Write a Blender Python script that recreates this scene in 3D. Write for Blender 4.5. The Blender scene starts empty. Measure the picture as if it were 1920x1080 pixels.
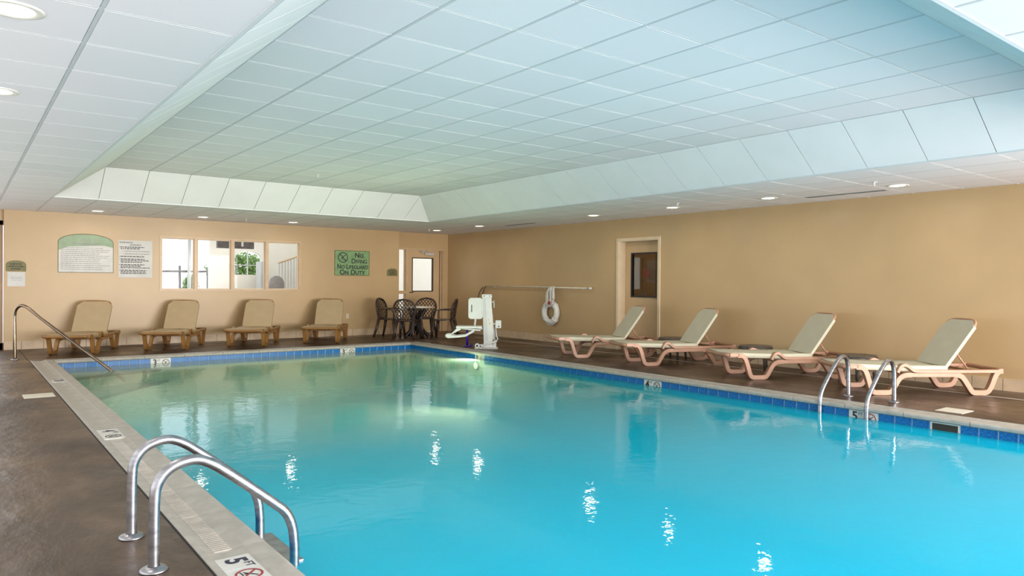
import bpy, math, random
from mathutils import Matrix, Vector
random.seed(7)
C = bpy.context.scene.collection
S = bpy.context.scene
pi = math.pi

# ------------------------------------------------------------------ camera, world, lights, exposure
YAW, PITCH, ROLL, FPX, CAMH = 0.6563, -0.0073, 0.0077, 1348.4, 1.295
def setup_camera():
    s, c = math.sin(YAW), math.cos(YAW)
    r = Vector((c, -s, 0)); d = Vector((s, c, 0)); u = Vector((0, 0, 1))
    d2 = d*math.cos(PITCH) + u*math.sin(PITCH); u2 = u*math.cos(PITCH) - d*math.sin(PITCH)
    r3 = r*math.cos(ROLL) + u2*math.sin(ROLL); u3 = u2*math.cos(ROLL) - r*math.sin(ROLL)
    cam = bpy.data.cameras.new('camera'); o = bpy.data.objects.new('camera', cam); C.objects.link(o)
    m = Matrix((r3, u3, -d2)).transposed().to_4x4(); m.translation = (0, 0, CAMH)
    o.matrix_world = m
    cam.sensor_width = 36; cam.lens = FPX/1920*36; cam.clip_start = 0.05; cam.clip_end = 200
    S.camera = o
setup_camera()
w = bpy.data.worlds.new('world'); S.world = w; w.use_nodes = True
w.node_tree.nodes['Background'].inputs[0].default_value = (0.93, 0.97, 1, 1)
w.node_tree.nodes['Background'].inputs[1].default_value = 2.4
def area_light(name, loc, target, sx, sy, power, col=(1, 1, 1), shape='RECTANGLE', spread=180):
    l = bpy.data.lights.new(name, 'AREA'); l.shape = shape; l.size = sx; l.size_y = sy; l.energy = power; l.color = col
    l.spread = math.radians(spread)
    o = bpy.data.objects.new(name, l); C.objects.link(o); o.location = loc
    o.rotation_euler = (Vector(target)-Vector(loc)).to_track_quat('-Z', 'Y').to_euler()
    return o
# daylight arriving through the glazed front wall (behind the camera) and the glazed left wall, plus an added ceiling fill
area_light('front_daylight', (6.6, -4.6, 2.0), (4.6, 5, 1.0), 8.5, 3.6, 1500, (1, 0.975, 0.95), spread=120)
area_light('ceiling_fill', (4.5, -3.6, 0.1), (4.7, 9.0, 2.7), 12.5, 1.6, 200, (1, 0.94, 0.92), spread=76)  # added light without a real source, aimed up to whiten the ceiling
area_light('left_daylight', (-1.55, 7.2, 1.0), (3.2, 7.2, 3.0), 15.0, 1.6, 36, (1, 0.93, 0.92), spread=120)
DOWN_P = 6.5
S.view_settings.view_transform = 'Standard'; S.view_settings.look = 'None'
S.view_settings.gamma = 1; S.view_settings.use_curve_mapping = False
S.view_settings.exposure = -0.33

# ------------------------------------------------------------------ dimensions (metres)
H = 2.555; DH = 0.438; HU = H+DH
XR, YB1, YB2, XL, YF = 10.315, 16.0, 16.2, -1.302, -1.5
A0, A1, B0, B1 = 1.148, 7.80, 1.39, 12.98          # coffer opening
U0, U1, V0, V1 = 1.758, 7.22, 2.0, 12.37           # coffer top
CXL, CXLi, CXR, CXRi, CYB, CYBi, CYF, CYFi = 0.905, 1.209, 7.929, 7.625, 13.708, 13.404, 0.0, 0.304
TX0, TX1, TY0, TY1 = 1.17, 7.66, 0.27, 13.43       # tiled faces of the pool walls
WZ = -0.125

# ------------------------------------------------------------------ materials
def nodes_of(name):
    m = bpy.data.materials.new(name); m.use_nodes = True
    nt = m.node_tree; b = nt.nodes['Principled BSDF']
    return m, nt, b
def srgb(r, g, b):
    f = lambda v: (v/255/12.92 if v/255 <= 0.04045 else ((v/255+0.055)/1.055)**2.4)
    return (f(r), f(g), f(b), 1)
def mat(name, col, rough=0.5, metal=0.0, var=0.06, scale=6, bump=0.0, bscale=60, spec=0.5, var2=None, stretch=None, detail=4, coat=0):
    m, nt, b = nodes_of(name)
    b.inputs['Roughness'].default_value = rough; b.inputs['Metallic'].default_value = metal
    b.inputs['Specular IOR Level'].default_value = spec
    if coat: b.inputs['Coat Weight'].default_value = coat; b.inputs['Coat Roughness'].default_value = 0.1
    tc = nt.nodes.new('ShaderNodeTexCoord'); mp = nt.nodes.new('ShaderNodeMapping')
    nt.links.new(tc.outputs['Object'], mp.inputs[0])
    if stretch: mp.inputs['Scale'].default_value = stretch
    n = nt.nodes.new('ShaderNodeTexNoise'); n.inputs['Scale'].default_value = scale; n.inputs['Detail'].default_value = detail
    nt.links.new(mp.outputs[0], n.inputs['Vector'])
    cr = nt.nodes.new('ShaderNodeValToRGB')
    c0 = [max(0, v*(1-var*2.2)) for v in col[:3]]+[1]; c1 = [min(1, v*(1+var*2.2)) for v in col[:3]]+[1]
    if var2: c0 = list(col); c1 = list(var2)
    cr.color_ramp.elements[0].color = c0; cr.color_ramp.elements[1].color = c1
    cr.color_ramp.elements[0].position = 0.3; cr.color_ramp.elements[1].position = 0.7
    nt.links.new(n.outputs['Fac'], cr.inputs[0]); nt.links.new(cr.outputs[0], b.inputs['Base Color'])
    if bump:
        n2 = nt.nodes.new('ShaderNodeTexNoise'); n2.inputs['Scale'].default_value = bscale; n2.inputs['Detail'].default_value = 3
        nt.links.new(mp.outputs[0], n2.inputs['Vector'])
        bp = nt.nodes.new('ShaderNodeBump'); bp.inputs['Strength'].default_value = bump; bp.inputs['Distance'].default_value = 0.01
        nt.links.new(n2.outputs['Fac'], bp.inputs['Height']); nt.links.new(bp.outputs[0], b.inputs['Normal'])
    return m
def emis(name, col, st):
    m, nt, b = nodes_of(name)
    b.inputs['Base Color'].default_value = col; b.inputs['Emission Color'].default_value = col; b.inputs['Emission Strength'].default_value = st
    return m
def glass(name, tint=(1, 1, 1, 1), rough=0.02, ior=1.45):
    m = bpy.data.materials.new(name); m.use_nodes = True; nt = m.node_tree; nt.nodes.clear()
    out = nt.nodes.new('ShaderNodeOutputMaterial'); mx = nt.nodes.new('ShaderNodeMixShader')
    fr = nt.nodes.new('ShaderNodeFresnel'); fr.inputs[0].default_value = ior
    t = nt.nodes.new('ShaderNodeBsdfTransparent'); t.inputs[0].default_value = tint
    g = nt.nodes.new('ShaderNodeBsdfGlossy'); g.inputs['Roughness'].default_value = rough
    nt.links.new(fr.outputs[0], mx.inputs[0]); nt.links.new(t.outputs[0], mx.inputs[1]); nt.links.new(g.outputs[0], mx.inputs[2])
    nt.links.new(mx.outputs[0], out.inputs[0]); return m

M = {}
M['wall'] = mat('tan_paint', (0.51, 0.345, 0.175, 1), 0.34, var=0.025, scale=1.2, bump=0.12, bscale=90, spec=0.45)
M['grid'] = mat('white_ceiling_grid', (0.74, 0.74, 0.74, 1), 0.5, var=0.01)
M['maintee'] = mat('grey_main_tee', (0.60, 0.62, 0.63, 1), 0.5, var=0.01)
M['gridshade'] = mat('gap_shade_grey', (0.42, 0.43, 0.45, 1), 0.6, var=0.02)  # backing kept grey so the tile gaps read as thin shadow lines
M['panel'] = mat('white_slope_panel', (0.87, 0.835, 0.82, 1), 0.75, var=0.012, scale=2)
M['base'] = mat('beige_base_tile', (0.58, 0.43, 0.28, 1), 0.4, var=0.05, scale=8)
M['grout'] = mat('dark_base_joint', (0.12, 0.08, 0.05, 1), 0.8)
M['coping'] = mat('cast_stone_coping', (0.37, 0.338, 0.295, 1), 0.42, var=0.07, scale=9, bump=0.1, bscale=120)
M['joint'] = mat('black_expansion_joint', (0.02, 0.016, 0.014, 1), 0.8)
M['tile'] = mat('blue_glazed_tile', srgb(0, 66, 138), 0.30, var2=srgb(12, 118, 178), scale=45, spec=0.3, detail=6)
M['plaster'] = mat('pool_plaster', (0.72, 0.86, 0.80, 1), 0.7, var=0.03, scale=3)
M['riser_shade'] = mat('teal_riser_shade', (0.03, 0.12, 0.11, 1), 0.5)  # riser shade put into a dark colour
M['pgrout'] = mat('pale_pool_grout', (0.62, 0.74, 0.76, 1), 0.6)
M['marker'] = mat('white_marker_tile', (0.58, 0.56, 0.52, 1), 0.3, var=0.03)
M['black'] = mat('black_print', (0.015, 0.015, 0.017, 1), 0.5)
M['navy'] = mat('navy_print', (0.01, 0.012, 0.03, 1), 0.5)
M['red'] = mat('dark_red_print', (0.30, 0.02, 0.025, 1), 0.5)
M['steel'] = mat('brushed_stainless_steel', (0.37, 0.365, 0.39, 1), 0.33, metal=1.0, var=0.12, scale=14, stretch=(1, 1, 3), bump=0.04, bscale=200)
M['bronze'] = mat('dulled_steel_handrail', (0.24, 0.18, 0.13, 1), 0.2, metal=1.0, var=0.1)
M['white'] = mat('white_powdercoat', (0.62, 0.62, 0.58, 1), 0.35, var=0.02)
M['lightgrey'] = mat('light_grey_plastic', (0.52, 0.54, 0.53, 1), 0.4, var=0.03)
M['purple'] = mat('deep_blue_powdercoat', (0.035, 0.01, 0.30, 1), 0.4)
M['dark'] = mat('black_plastic', (0.018, 0.017, 0.017, 1), 0.4)
M['bronzeplastic'] = mat('dark_brown_resin', (0.045, 0.026, 0.019, 1), 0.35, var=0.1)
M['tabletop'] = mat('pale_table_top', (0.66, 0.60, 0.50, 1), 0.35)
M['sidetable'] = mat('grey_brown_resin', (0.085, 0.068, 0.058, 1), 0.4, var=0.1)
M['tanframe'] = mat('tan_brown_resin_frame', (0.27, 0.130, 0.036, 1), 0.32, var=0.08, scale=5)  # on loungers: darker copy of their one resin, shading put into the colour
M['roseframe_lit'] = mat('dusty_rose_lit_resin', (0.42, 0.22, 0.135, 1), 0.35, var=0.06, scale=5)  # same lounger resin with the brighter light put into its colour
M['slingtan_shaded'] = mat('tan_shaded_mesh_sling', (0.42, 0.31, 0.175, 1), 0.7, var=0.015, bump=0.2, bscale=500)  # darker copy of the one sling fabric, shade included in the colour
M['slingcream_lit'] = mat('cream_lit_mesh_sling', (0.52, 0.48, 0.36, 1), 0.7, var=0.015, bump=0.2, bscale=500)  # same sling fabric, lit tone put into the colour
M['frame'] = mat('tan_painted_frame', (0.56, 0.38, 0.21, 1), 0.35, var=0.03)
M['doortan'] = mat('tan_painted_door', (0.55, 0.37, 0.20, 1), 0.38, var=0.03, scale=2)
M['pale'] = mat('pale_frame_paint', (0.68, 0.53, 0.36, 1), 0.4, var=0.02)
M['pane'] = glass('clear_glass')
M['windowpane'] = glass('coated_glass', ior=1.14)
M['darkpane'] = glass('smoked_glass', (0.55, 0.5, 0.4, 1))
M['signgreen'] = mat('sage_green_sign', (0.20, 0.34, 0.14, 1), 0.5, var=0.10, scale=9)
M['signedge'] = mat('olive_sign_edge', (0.13, 0.12, 0.04, 1), 0.5)
M['olive'] = mat('olive_plaque', (0.17, 0.15, 0.045, 1), 0.5, var=0.1, scale=20)
M['archgreen'] = mat('pale_green_sign', (0.27, 0.36, 0.22, 1), 0.45, var=0.05)
M['paper'] = mat('white_sheet', (0.62, 0.60, 0.57, 1), 0.5, var=0.03, scale=5)
M['greyprint'] = mat('grey_print', (0.30, 0.29, 0.27, 1), 0.6)
M['rope'] = mat('white_rope', (0.72, 0.70, 0.64, 1), 0.8, var=0.08, scale=60, bump=0.5, bscale=150)
M['buoy'] = mat('white_ring_buoy', (0.76, 0.74, 0.68, 1), 0.6, var=0.06, scale=30, bump=0.3, bscale=80)
M['redtag'] = mat('red_tag', (0.34, 0.02, 0.015, 1), 0.5)
M['pole'] = mat('pale_aluminium_pole', (0.66, 0.60, 0.46, 1), 0.35, metal=0.2)
M['lamp'] = emis('warm_lamp_lens', (1, 0.93, 0.76, 1), 7)
M['poolamp'] = emis('pool_lamp_lens', (1, 0.93, 0.75, 1), 3)
M['trimring'] = mat('cream_lamp_trim', (0.78, 0.74, 0.66, 1), 0.4)
M['vent'] = mat('grey_vent', (0.25, 0.24, 0.24, 1), 0.5)
M['cover'] = mat('cream_lid', (0.62, 0.57, 0.47, 1), 0.45, var=0.03)
M['lobby'] = mat('lobby_cream_paint', (0.80, 0.77, 0.68, 1), 0.6, var=0.01)
M['lobbyfloor'] = mat('lobby_pale_floor', (0.55, 0.53, 0.50, 1), 0.4)
M['leaf'] = mat('green_leaves', (0.16, 0.30, 0.07, 1), 0.6, var=0.25, scale=12)
M['greychair'] = mat('grey_upholstery', (0.34, 0.34, 0.35, 1), 0.7)
M['slate'] = mat('dark_grey_box', (0.09, 0.08, 0.08, 1), 0.6, var=0.2, scale=12)
M['hide'] = mat('dark_void', (0.03, 0.028, 0.02, 1), 0.8)
M['caution'] = mat('yellow_label', (0.60, 0.42, 0.08, 1), 0.5)

def ceiling_tile_mat():
    m, nt, b = nodes_of('mineral_ceiling_tile')
    b.inputs['Roughness'].default_value = 0.8; b.inputs['Specular IOR Level'].default_value = 0.25
    oi = nt.nodes.new('ShaderNodeObjectInfo'); cr = nt.nodes.new('ShaderNodeValToRGB')
    e = cr.color_ramp.elements
    e[0].color = (0.82, 0.79, 0.79, 1); e[1].color = (0.875, 0.835, 0.835, 1)
    k = e.new(0.5); k.color = (0.86, 0.805, 0.815, 1)
    nt.links.new(oi.outputs['Random'], cr.inputs[0]); nt.links.new(cr.outputs[0], b.inputs['Base Color'])
    n = nt.nodes.new('ShaderNodeTexNoise'); n.inputs['Scale'].default_value = 120
    tc = nt.nodes.new('ShaderNodeTexCoord'); nt.links.new(tc.outputs['Object'], n.inputs['Vector'])
    bp = nt.nodes.new('ShaderNodeBump'); bp.inputs['Strength'].default_value = 0.15; bp.inputs['Distance'].default_value = 0.003
    nt.links.new(n.outputs['Fac'], bp.inputs['Height']); nt.links.new(bp.outputs[0], b.inputs['Normal'])
    return m
M['ctile'] = ceiling_tile_mat()

def deck_mat():
    m, nt, b = nodes_of('stained_brown_deck'); b.inputs['Specular IOR Level'].default_value = 0.35
    tc = nt.nodes.new('ShaderNodeTexCoord'); mp = nt.nodes.new('ShaderNodeMapping')
    mp.inputs['Rotation'].default_value = (0, 0, 0.5); mp.inputs['Scale'].default_value = (1.6, 0.8, 1)
    nt.links.new(tc.outputs['Object'], mp.inputs[0])
    n = nt.nodes.new('ShaderNodeTexNoise'); n.inputs['Scale'].default_value = 1.6; n.inputs['Detail'].default_value = 9; n.inputs['Roughness'].default_value = 0.65
    nt.links.new(mp.outputs[0], n.inputs['Vector'])
    cr = nt.nodes.new('ShaderNodeValToRGB'); e = cr.color_ramp.elements
    e[0].position = 0.28; e[0].color = (0.028, 0.016, 0.010, 1); e[1].position = 0.72; e[1].color = (0.145, 0.090, 0.058, 1)
    k = e.new(0.5); k.color = (0.070, 0.040, 0.025, 1)
    nt.links.new(n.outputs['Fac'], cr.inputs[0]); nt.links.new(cr.outputs[0], b.inputs['Base Color'])
    n3 = nt.nodes.new('ShaderNodeTexNoise'); n3.inputs['Scale'].default_value = 0.9; n3.inputs['Detail'].default_value = 5
    nt.links.new(tc.outputs['Object'], n3.inputs['Vector'])
    mr = nt.nodes.new('ShaderNodeMapRange'); mr.inputs[1].default_value = 0.35; mr.inputs[2].default_value = 0.65
    mr.inputs[3].default_value = 0.26; mr.inputs[4].default_value = 0.5
    nt.links.new(n3.outputs['Fac'], mr.inputs[0]); nt.links.new(mr.outputs[0], b.inputs['Roughness'])
    n2 = nt.nodes.new('ShaderNodeTexNoise'); n2.inputs['Scale'].default_value = 6; n2.inputs['Detail'].default_value = 5
    nt.links.new(mp.outputs[0], n2.inputs['Vector'])
    bp = nt.nodes.new('ShaderNodeBump'); bp.inputs['Strength'].default_value = 0.5; bp.inputs['Distance'].default_value = 0.02
    nt.links.new(n2.outputs['Fac'], bp.inputs['Height']); nt.links.new(bp.outputs[0], b.inputs['Normal'])
    return m
M['deck'] = deck_mat()

def water_mat():
    # pool water: sky-blue body colour that deepens with the depth of the pool (3 ft at the back to 5 ft at the front)
    m = bpy.data.materials.new('pool_water'); m.use_nodes = True; nt = m.node_tree; nt.nodes.clear()
    N = nt.nodes.new; L = nt.links.new
    out = N('ShaderNodeOutputMaterial'); tc = N('ShaderNodeTexCoord')
    sep = N('ShaderNodeSeparateXYZ'); L(tc.outputs['Object'], sep.inputs[0])
    nz = N('ShaderNodeTexNoise'); nz.inputs['Scale'].default_value = 0.5; L(tc.outputs['Object'], nz.inputs['Vector'])
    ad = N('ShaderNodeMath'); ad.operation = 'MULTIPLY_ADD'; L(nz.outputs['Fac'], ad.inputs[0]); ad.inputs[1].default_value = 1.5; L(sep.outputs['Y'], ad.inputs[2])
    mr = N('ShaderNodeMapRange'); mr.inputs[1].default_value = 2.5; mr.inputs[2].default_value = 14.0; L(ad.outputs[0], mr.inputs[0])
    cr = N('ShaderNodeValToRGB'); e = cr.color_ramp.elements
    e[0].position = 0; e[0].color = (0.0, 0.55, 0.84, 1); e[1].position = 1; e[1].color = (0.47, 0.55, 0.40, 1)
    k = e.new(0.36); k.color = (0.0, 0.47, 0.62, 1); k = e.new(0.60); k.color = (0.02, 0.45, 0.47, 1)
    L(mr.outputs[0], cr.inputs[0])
    df = N('ShaderNodeBsdfDiffuse'); L(cr.outputs[0], df.inputs[0])
    tl = N('ShaderNodeBsdfTranslucent'); L(cr.outputs[0], tl.inputs[0])
    tr = N('ShaderNodeBsdfTransparent'); tr.inputs[0].default_value = (0.62, 0.95, 0.93, 1)
    m1 = N('ShaderNodeMixShader'); m1.inputs[0].default_value = 0.25; L(df.outputs[0], m1.inputs[1]); L(tl.outputs[0], m1.inputs[2])
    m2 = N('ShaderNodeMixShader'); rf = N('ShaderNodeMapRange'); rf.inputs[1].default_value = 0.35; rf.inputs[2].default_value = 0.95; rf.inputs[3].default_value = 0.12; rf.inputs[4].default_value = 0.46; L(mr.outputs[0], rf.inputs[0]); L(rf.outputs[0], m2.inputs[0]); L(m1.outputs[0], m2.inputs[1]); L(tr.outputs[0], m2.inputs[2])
    gl = N('ShaderNodeBsdfGlossy'); gl.inputs['Roughness'].default_value = 0.03
    w1 = N('ShaderNodeTexNoise'); w1.inputs['Scale'].default_value = 3.2; w1.inputs['Detail'].default_value = 3
    w2 = N('ShaderNodeTexNoise'); w2.inputs['Scale'].default_value = 19; w2.inputs['Detail'].default_value = 2
    L(tc.outputs['Object'], w1.inputs['Vector']); L(tc.outputs['Object'], w2.inputs['Vector'])
    wm = N('ShaderNodeMath'); wm.operation = 'MULTIPLY_ADD'; L(w2.outputs['Fac'], wm.inputs[0]); wm.inputs[1].default_value = 0.30; L(w1.outputs['Fac'], wm.inputs[2])
    bp = N('ShaderNodeBump'); bp.inputs['Strength'].default_value = 0.2; bp.inputs['Distance'].default_value = 0.017
    L(wm.outputs[0], bp.inputs['Height']); L(bp.outputs[0], gl.inputs['Normal'])
    fr = N('ShaderNodeFresnel'); fr.inputs[0].default_value = 1.27; L(bp.outputs[0], fr.inputs['Normal'])
    m3 = N('ShaderNodeMixShader'); L(fr.outputs[0], m3.inputs[0]); L(m2.outputs[0], m3.inputs[1]); L(gl.outputs[0], m3.inputs[2])
    L(m3.outputs[0], out.inputs[0]); return m
M['water'] = water_mat()

# ------------------------------------------------------------------ mesh helpers
class MB:
    def __init__(s): s.v = []; s.f = []; s.sm = []
    def add(s, vs, fs, sm=False):
        o = len(s.v); s.v += [tuple(p) for p in vs]; s.f += [tuple(i+o for i in f) for f in fs]; s.sm += [sm]*len(fs); return s
    def box(s, x0, x1, y0, y1, z0, z1):
        return s.add([(x, y, z) for z in (z0, z1) for y in (y0, y1) for x in (x0, x1)],
                     [(0, 2, 3, 1), (4, 5, 7, 6), (0, 1, 5, 4), (2, 6, 7, 3), (0, 4, 6, 2), (1, 3, 7, 5)])
    def cbox(s, c, sz, mtx=None, ch=0.0):
        hx, hy, hz = [q/2 for q in sz]
        if ch > 0:
            # chamfered box: prism with cut corners in xy, plus inset caps
            P = [(-hx+ch, -hy), (hx-ch, -hy), (hx, -hy+ch), (hx, hy-ch), (hx-ch, hy), (-hx+ch, hy), (-hx, hy-ch), (-hx, -hy+ch)]
            vs = []
            for z, k in ((-hz, ch), (-hz+ch, 0), (hz-ch, 0), (hz, ch)):
                for x, y in P:
                    vs.append((x*(1-k/hx) if k else x, y*(1-k/hy) if k else y, z))
            fs = [tuple(range(7, -1, -1)), tuple(range(24, 32))]
            for r in range(3):
                for i in range(8):
                    j = (i+1) % 8; fs.append((r*8+i, r*8+j, r*8+8+j, r*8+8+i))
        else:
            vs = [(x, y, z) for z in (-hz, hz) for y in (-hy, hy) for x in (-hx, hx)]
            fs = [(0, 2, 3, 1), (4, 5, 7, 6), (0, 1, 5, 4), (2, 6, 7, 3), (0, 4, 6, 2), (1, 3, 7, 5)]
        if mtx is None: mtx = Matrix.Identity(4)
        c = Vector(c)
        return s.add([c + (mtx.to_3x3() @ Vector(p)) for p in vs], fs)
    def tube(s, path, r, n=10, closed=False, taper=None, flat=1.0):
        P = [Vector(p) for p in path]; k = len(P); vs = []; fs = []
        T = []
        for i in range(k):
            a = P[(i-1) % k] if (closed or i > 0) else P[i]; b = P[(i+1) % k] if (closed or i < k-1) else P[i]
            T.append((b-a).normalized())
        up = Vector((0, 0, 1)) if abs(T[0].z) < 0.9 else Vector((0, 1, 0))
        nrm = (up - T[0]*up.dot(T[0])).normalized()
        for i in range(k):
            nrm = (nrm - T[i]*nrm.dot(T[i])).normalized(); bn = T[i].cross(nrm)
            rr = r if taper is None else r*taper[i]
            for j in range(n):
                a = 2*pi*j/n; vs.append(P[i] + nrm*(math.cos(a)*rr*flat) + bn*(math.sin(a)*rr))
        for i in range(k if closed else k-1):
            for j in range(n):
                a = i*n+j; b = i*n+(j+1) % n; c = ((i+1) % k)*n+(j+1) % n; d = ((i+1) % k)*n+j
                fs.append((a, b, c, d))
        if not closed: fs += [tuple(range(n-1, -1, -1)), tuple(range((k-1)*n, k*n))]
        return s.add(vs, fs, True)
    def lathe(s, prof, c=(0, 0, 0), n=24):
        vs = []; fs = []; k = len(prof)
        for i in range(n):
            a = 2*pi*i/n
            for r, z in prof: vs.append((c[0]+r*math.cos(a), c[1]+r*math.sin(a), c[2]+z))
        for i in range(n):
            j = (i+1) % n
            for q in range(k-1): fs.append((i*k+q, j*k+q, j*k+q+1, i*k+q+1))
        return s.add(vs, fs, True)
    def ribbon(s, path, t, y0, y1):
        """band of thickness t following path (x,z), spanning y0..y1"""
        k = len(path); vs = []; fs = []
        for i in range(k):
            a = Vector(path[max(i-1, 0)]); b = Vector(path[min(i+1, k-1)]); d = (b-a).normalized(); nn = Vector((-d.y, d.x))
            p = Vector(path[i])
            for sg in (1, -1):
                q = p+nn*sg*t/2
                vs += [(q.x, y0, q.y), (q.x, y1, q.y)]
        for i in range(k-1):
            a = i*4; b = a+4
            fs += [(a, a+1, b+1, b), (a+3, a+2, b+2, b+3), (a+2, a, b, b+2), (a+1, a+3, b+3, b+1)]
        fs += [(0, 2, 3, 1), (4*k-4, 4*k-3, 4*k-1, 4*k-2)]
        return s.add(vs, fs)
    def prism(s, poly, z0, z1, mtx=None):
        n = len(poly); vs = [Vector((x, y, z0)) for x, y in poly]+[Vector((x, y, z1)) for x, y in poly]
        if mtx is not None: vs = [mtx @ v for v in vs]
        fs = [tuple(range(n-1, -1, -1)), tuple(range(n, 2*n))]+[(i, (i+1) % n, n+(i+1) % n, n+i) for i in range(n)]
        return s.add(vs, fs)
    def mesh(s, name, m):
        me = bpy.data.meshes.new(name); me.from_pydata(s.v, [], s.f); me.materials.append(m)
        me.polygons.foreach_set('use_smooth', s.sm); me.update(); return me
    def build(s, name, m, parent=None, loc=None, bevel=0.0):
        o = bpy.data.objects.new(name, s.mesh(name, m)); C.objects.link(o)
        if parent is not None: o.parent = parent
        if loc is not None: o.location = loc
        if bevel:
            b = o.modifiers.new('bevel', 'BEVEL'); b.width = bevel; b.segments = 2; b.limit_method = 'ANGLE'; b.angle_limit = 0.6
        return o
def smooth(path, it=2, closed=False):
    P = [Vector(p) for p in path]
    for _ in range(it):
        Q = [] if closed else [P[0]]
        rng = range(len(P)) if closed else range(len(P)-1)
        for i in rng:
            a, b = P[i], P[(i+1) % len(P)]
            Q += [a*0.75+b*0.25, a*0.25+b*0.75]
        if not closed: Q.append(P[-1])
        P = Q
    return P
def thing(name, label, cat, loc=(0, 0, 0), rz=0.0, group=None):
    o = bpy.data.objects.new(name, None); C.objects.link(o); o.location = loc; o.rotation_euler = (0, 0, rz); o.empty_display_size = 0.1
    return tag(o, label, cat, group)
def tag(o, label, cat, group=None, kind=None):
    o['label'] = label; o['category'] = cat
    if group: o['group'] = group
    if kind: o['kind'] = kind
    return o
def struct(name, mb, m, bevel=0.0):
    o = mb.build(name, m, bevel=bevel) if mb else bpy.data.objects.new(name, None)
    if not mb: C.objects.link(o)
    o['kind'] = 'structure'; return o
def link_copy(name, me, parent, loc, rot=None):
    o = bpy.data.objects.new(name, me); C.objects.link(o); o.parent = parent; o.location = loc
    if rot is not None: o.rotation_euler = rot
    return o
def copy_tree(o, parent=None):
    c = o.copy(); C.objects.link(c)
    if parent is not None: c.parent = parent
    for ch in list(o.children): copy_tree(ch, c)
    return c
def text(s, size, m, mtx, parent=None, name='lettering', ext=0.0012, align='CENTER', caps=False, bold=0.0, sx=1.0):
    cu = bpy.data.curves.new('t', 'FONT'); cu.body = s; cu.size = size; cu.extrude = ext; cu.align_x = align; cu.align_y = 'CENTER'
    cu.offset = bold; cu.small_caps_scale = 0.78
    if caps:
        for f in cu.body_format: f.use_small_caps = True
    t = bpy.data.objects.new('t', cu); C.objects.link(t)
    dg = bpy.context.evaluated_depsgraph_get(); dg.update()
    me = bpy.data.meshes.new_from_object(t.evaluated_get(dg)); me.materials.clear(); me.materials.append(m)
    C.objects.unlink(t); bpy.data.objects.remove(t); bpy.data.curves.remove(cu)
    me.transform(mtx @ Matrix.Diagonal((sx, 1, 1, 1))); me.name = name
    o = bpy.data.objects.new(name, me); C.objects.link(o)
    if parent is not None: o.parent = parent
    return o
def frame_mtx(X, Y, origin):
    X = Vector(X); Y = Vector(Y); Z = X.cross(Y)
    m = Matrix((X, Y, Z)).transposed().to_4x4(); m.translation = origin; return m
BACK = lambda x, z, y=0: frame_mtx((1, 0, 0), (0, 0, 1), (x, y, z))       # faces -y
RIGHT = lambda y, z, x=0: frame_mtx((0, -1, 0), (0, 0, 1), (x, y, z))     # faces -x
def ring_flat(mb, mtx, r0, r1, n=28, t=0.0015, cx=0, cy=0):
    vs = []; fs = []
    for z in (0, t):
        for i in range(n):
            a = 2*pi*i/n
            for r in (r0, r1): vs.append(mtx @ Vector((cx+r*math.cos(a), cy+r*math.sin(a), z)))
    o = 2*n
    for i in range(n):
        j = (i+1) % n
        fs += [(o+i*2, o+i*2+1, o+j*2+1, o+j*2), (i*2, j*2, j*2+1, i*2+1), (i*2+1, j*2+1, o+j*2+1, o+i*2+1), (i*2, o+i*2, o+j*2, j*2)]
    mb.add(vs, fs)
def bar2d(mb, mtx, p, q, wd, t=0.0015):
    p = Vector(p); q = Vector(q); d = (q-p).normalized(); n = Vector((-d.y, d.x))*wd/2
    mb.prism([(p-n)[:], (q-n)[:], (q+n)[:], (p+n)[:]], 0, t, mtx)
def nodiving(mtx, r, mring, mfig, parent, name='no_diving_symbol', t=0.0015):
    a = MB(); ring_flat(a, mtx, r*0.84, r, t=t); bar2d(a, mtx, (-r*0.62, r*0.62), (r*0.62, -r*0.62), r*0.15, t)
    o = a.build(name, mring, parent)
    b = MB(); bar2d(b, mtx, (r*0.5, r*0.5), (-r*0.1, 0.0), r*0.13, t*0.8); bar2d(b, mtx, (-r*0.1, 0), (-r*0.45, -r*0.3), r*0.1, t*0.8)
    ring_flat(b, mtx, 0, r*0.12, n=10, t=t*0.8, cx=-r*0.1, cy=-r*0.18)
    bar2d(b, mtx, (-r*0.6, -r*0.52), (-r*0.05, -r*0.45), r*0.08, t*0.8); bar2d(b, mtx, (-r*0.05, -r*0.45), (r*0.5, -r*0.55), r*0.08, t*0.8)
    b.build('diver_figure', mfig, parent)
    return o

# ================================================================== SETTING
# ---- floor (pool deck)
fl = MB()
fl.box(XL, CXL-0.016, YF, YB1+0.25, -0.3, 0)
fl.box(CXL-0.016, CXL, CYF, CYB, -0.3, -0.03)
fl.box(CXL-0.016, XR+0.3, CYB, YB1+0.9, -0.3, 0)
fl.box(CXR, XR+0.3, YF, CYB, -0.3, 0)
fl.box(CXL-0.016, CXR, YF, CYF, -0.3, 0)
floor = struct('floor', fl, M['deck'])
j = MB(); j.box(CXL-0.016, CXL-0.001, CYF, CYB, -0.028, -0.006)
j.build('expansion_joint', M['joint'], floor)
j = MB(); j.box(CXL-0.030, CXL-0.016, CYB, YB1-0.02, 0.0, 0.0012); j.build('saw_cut_joint', M['joint'], floor)
j = MB(); j.box(9.635, 9.655, 0.5, 13.9, 0.0, 0.003); j.build('deck_strip', M['cover'], floor)
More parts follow.
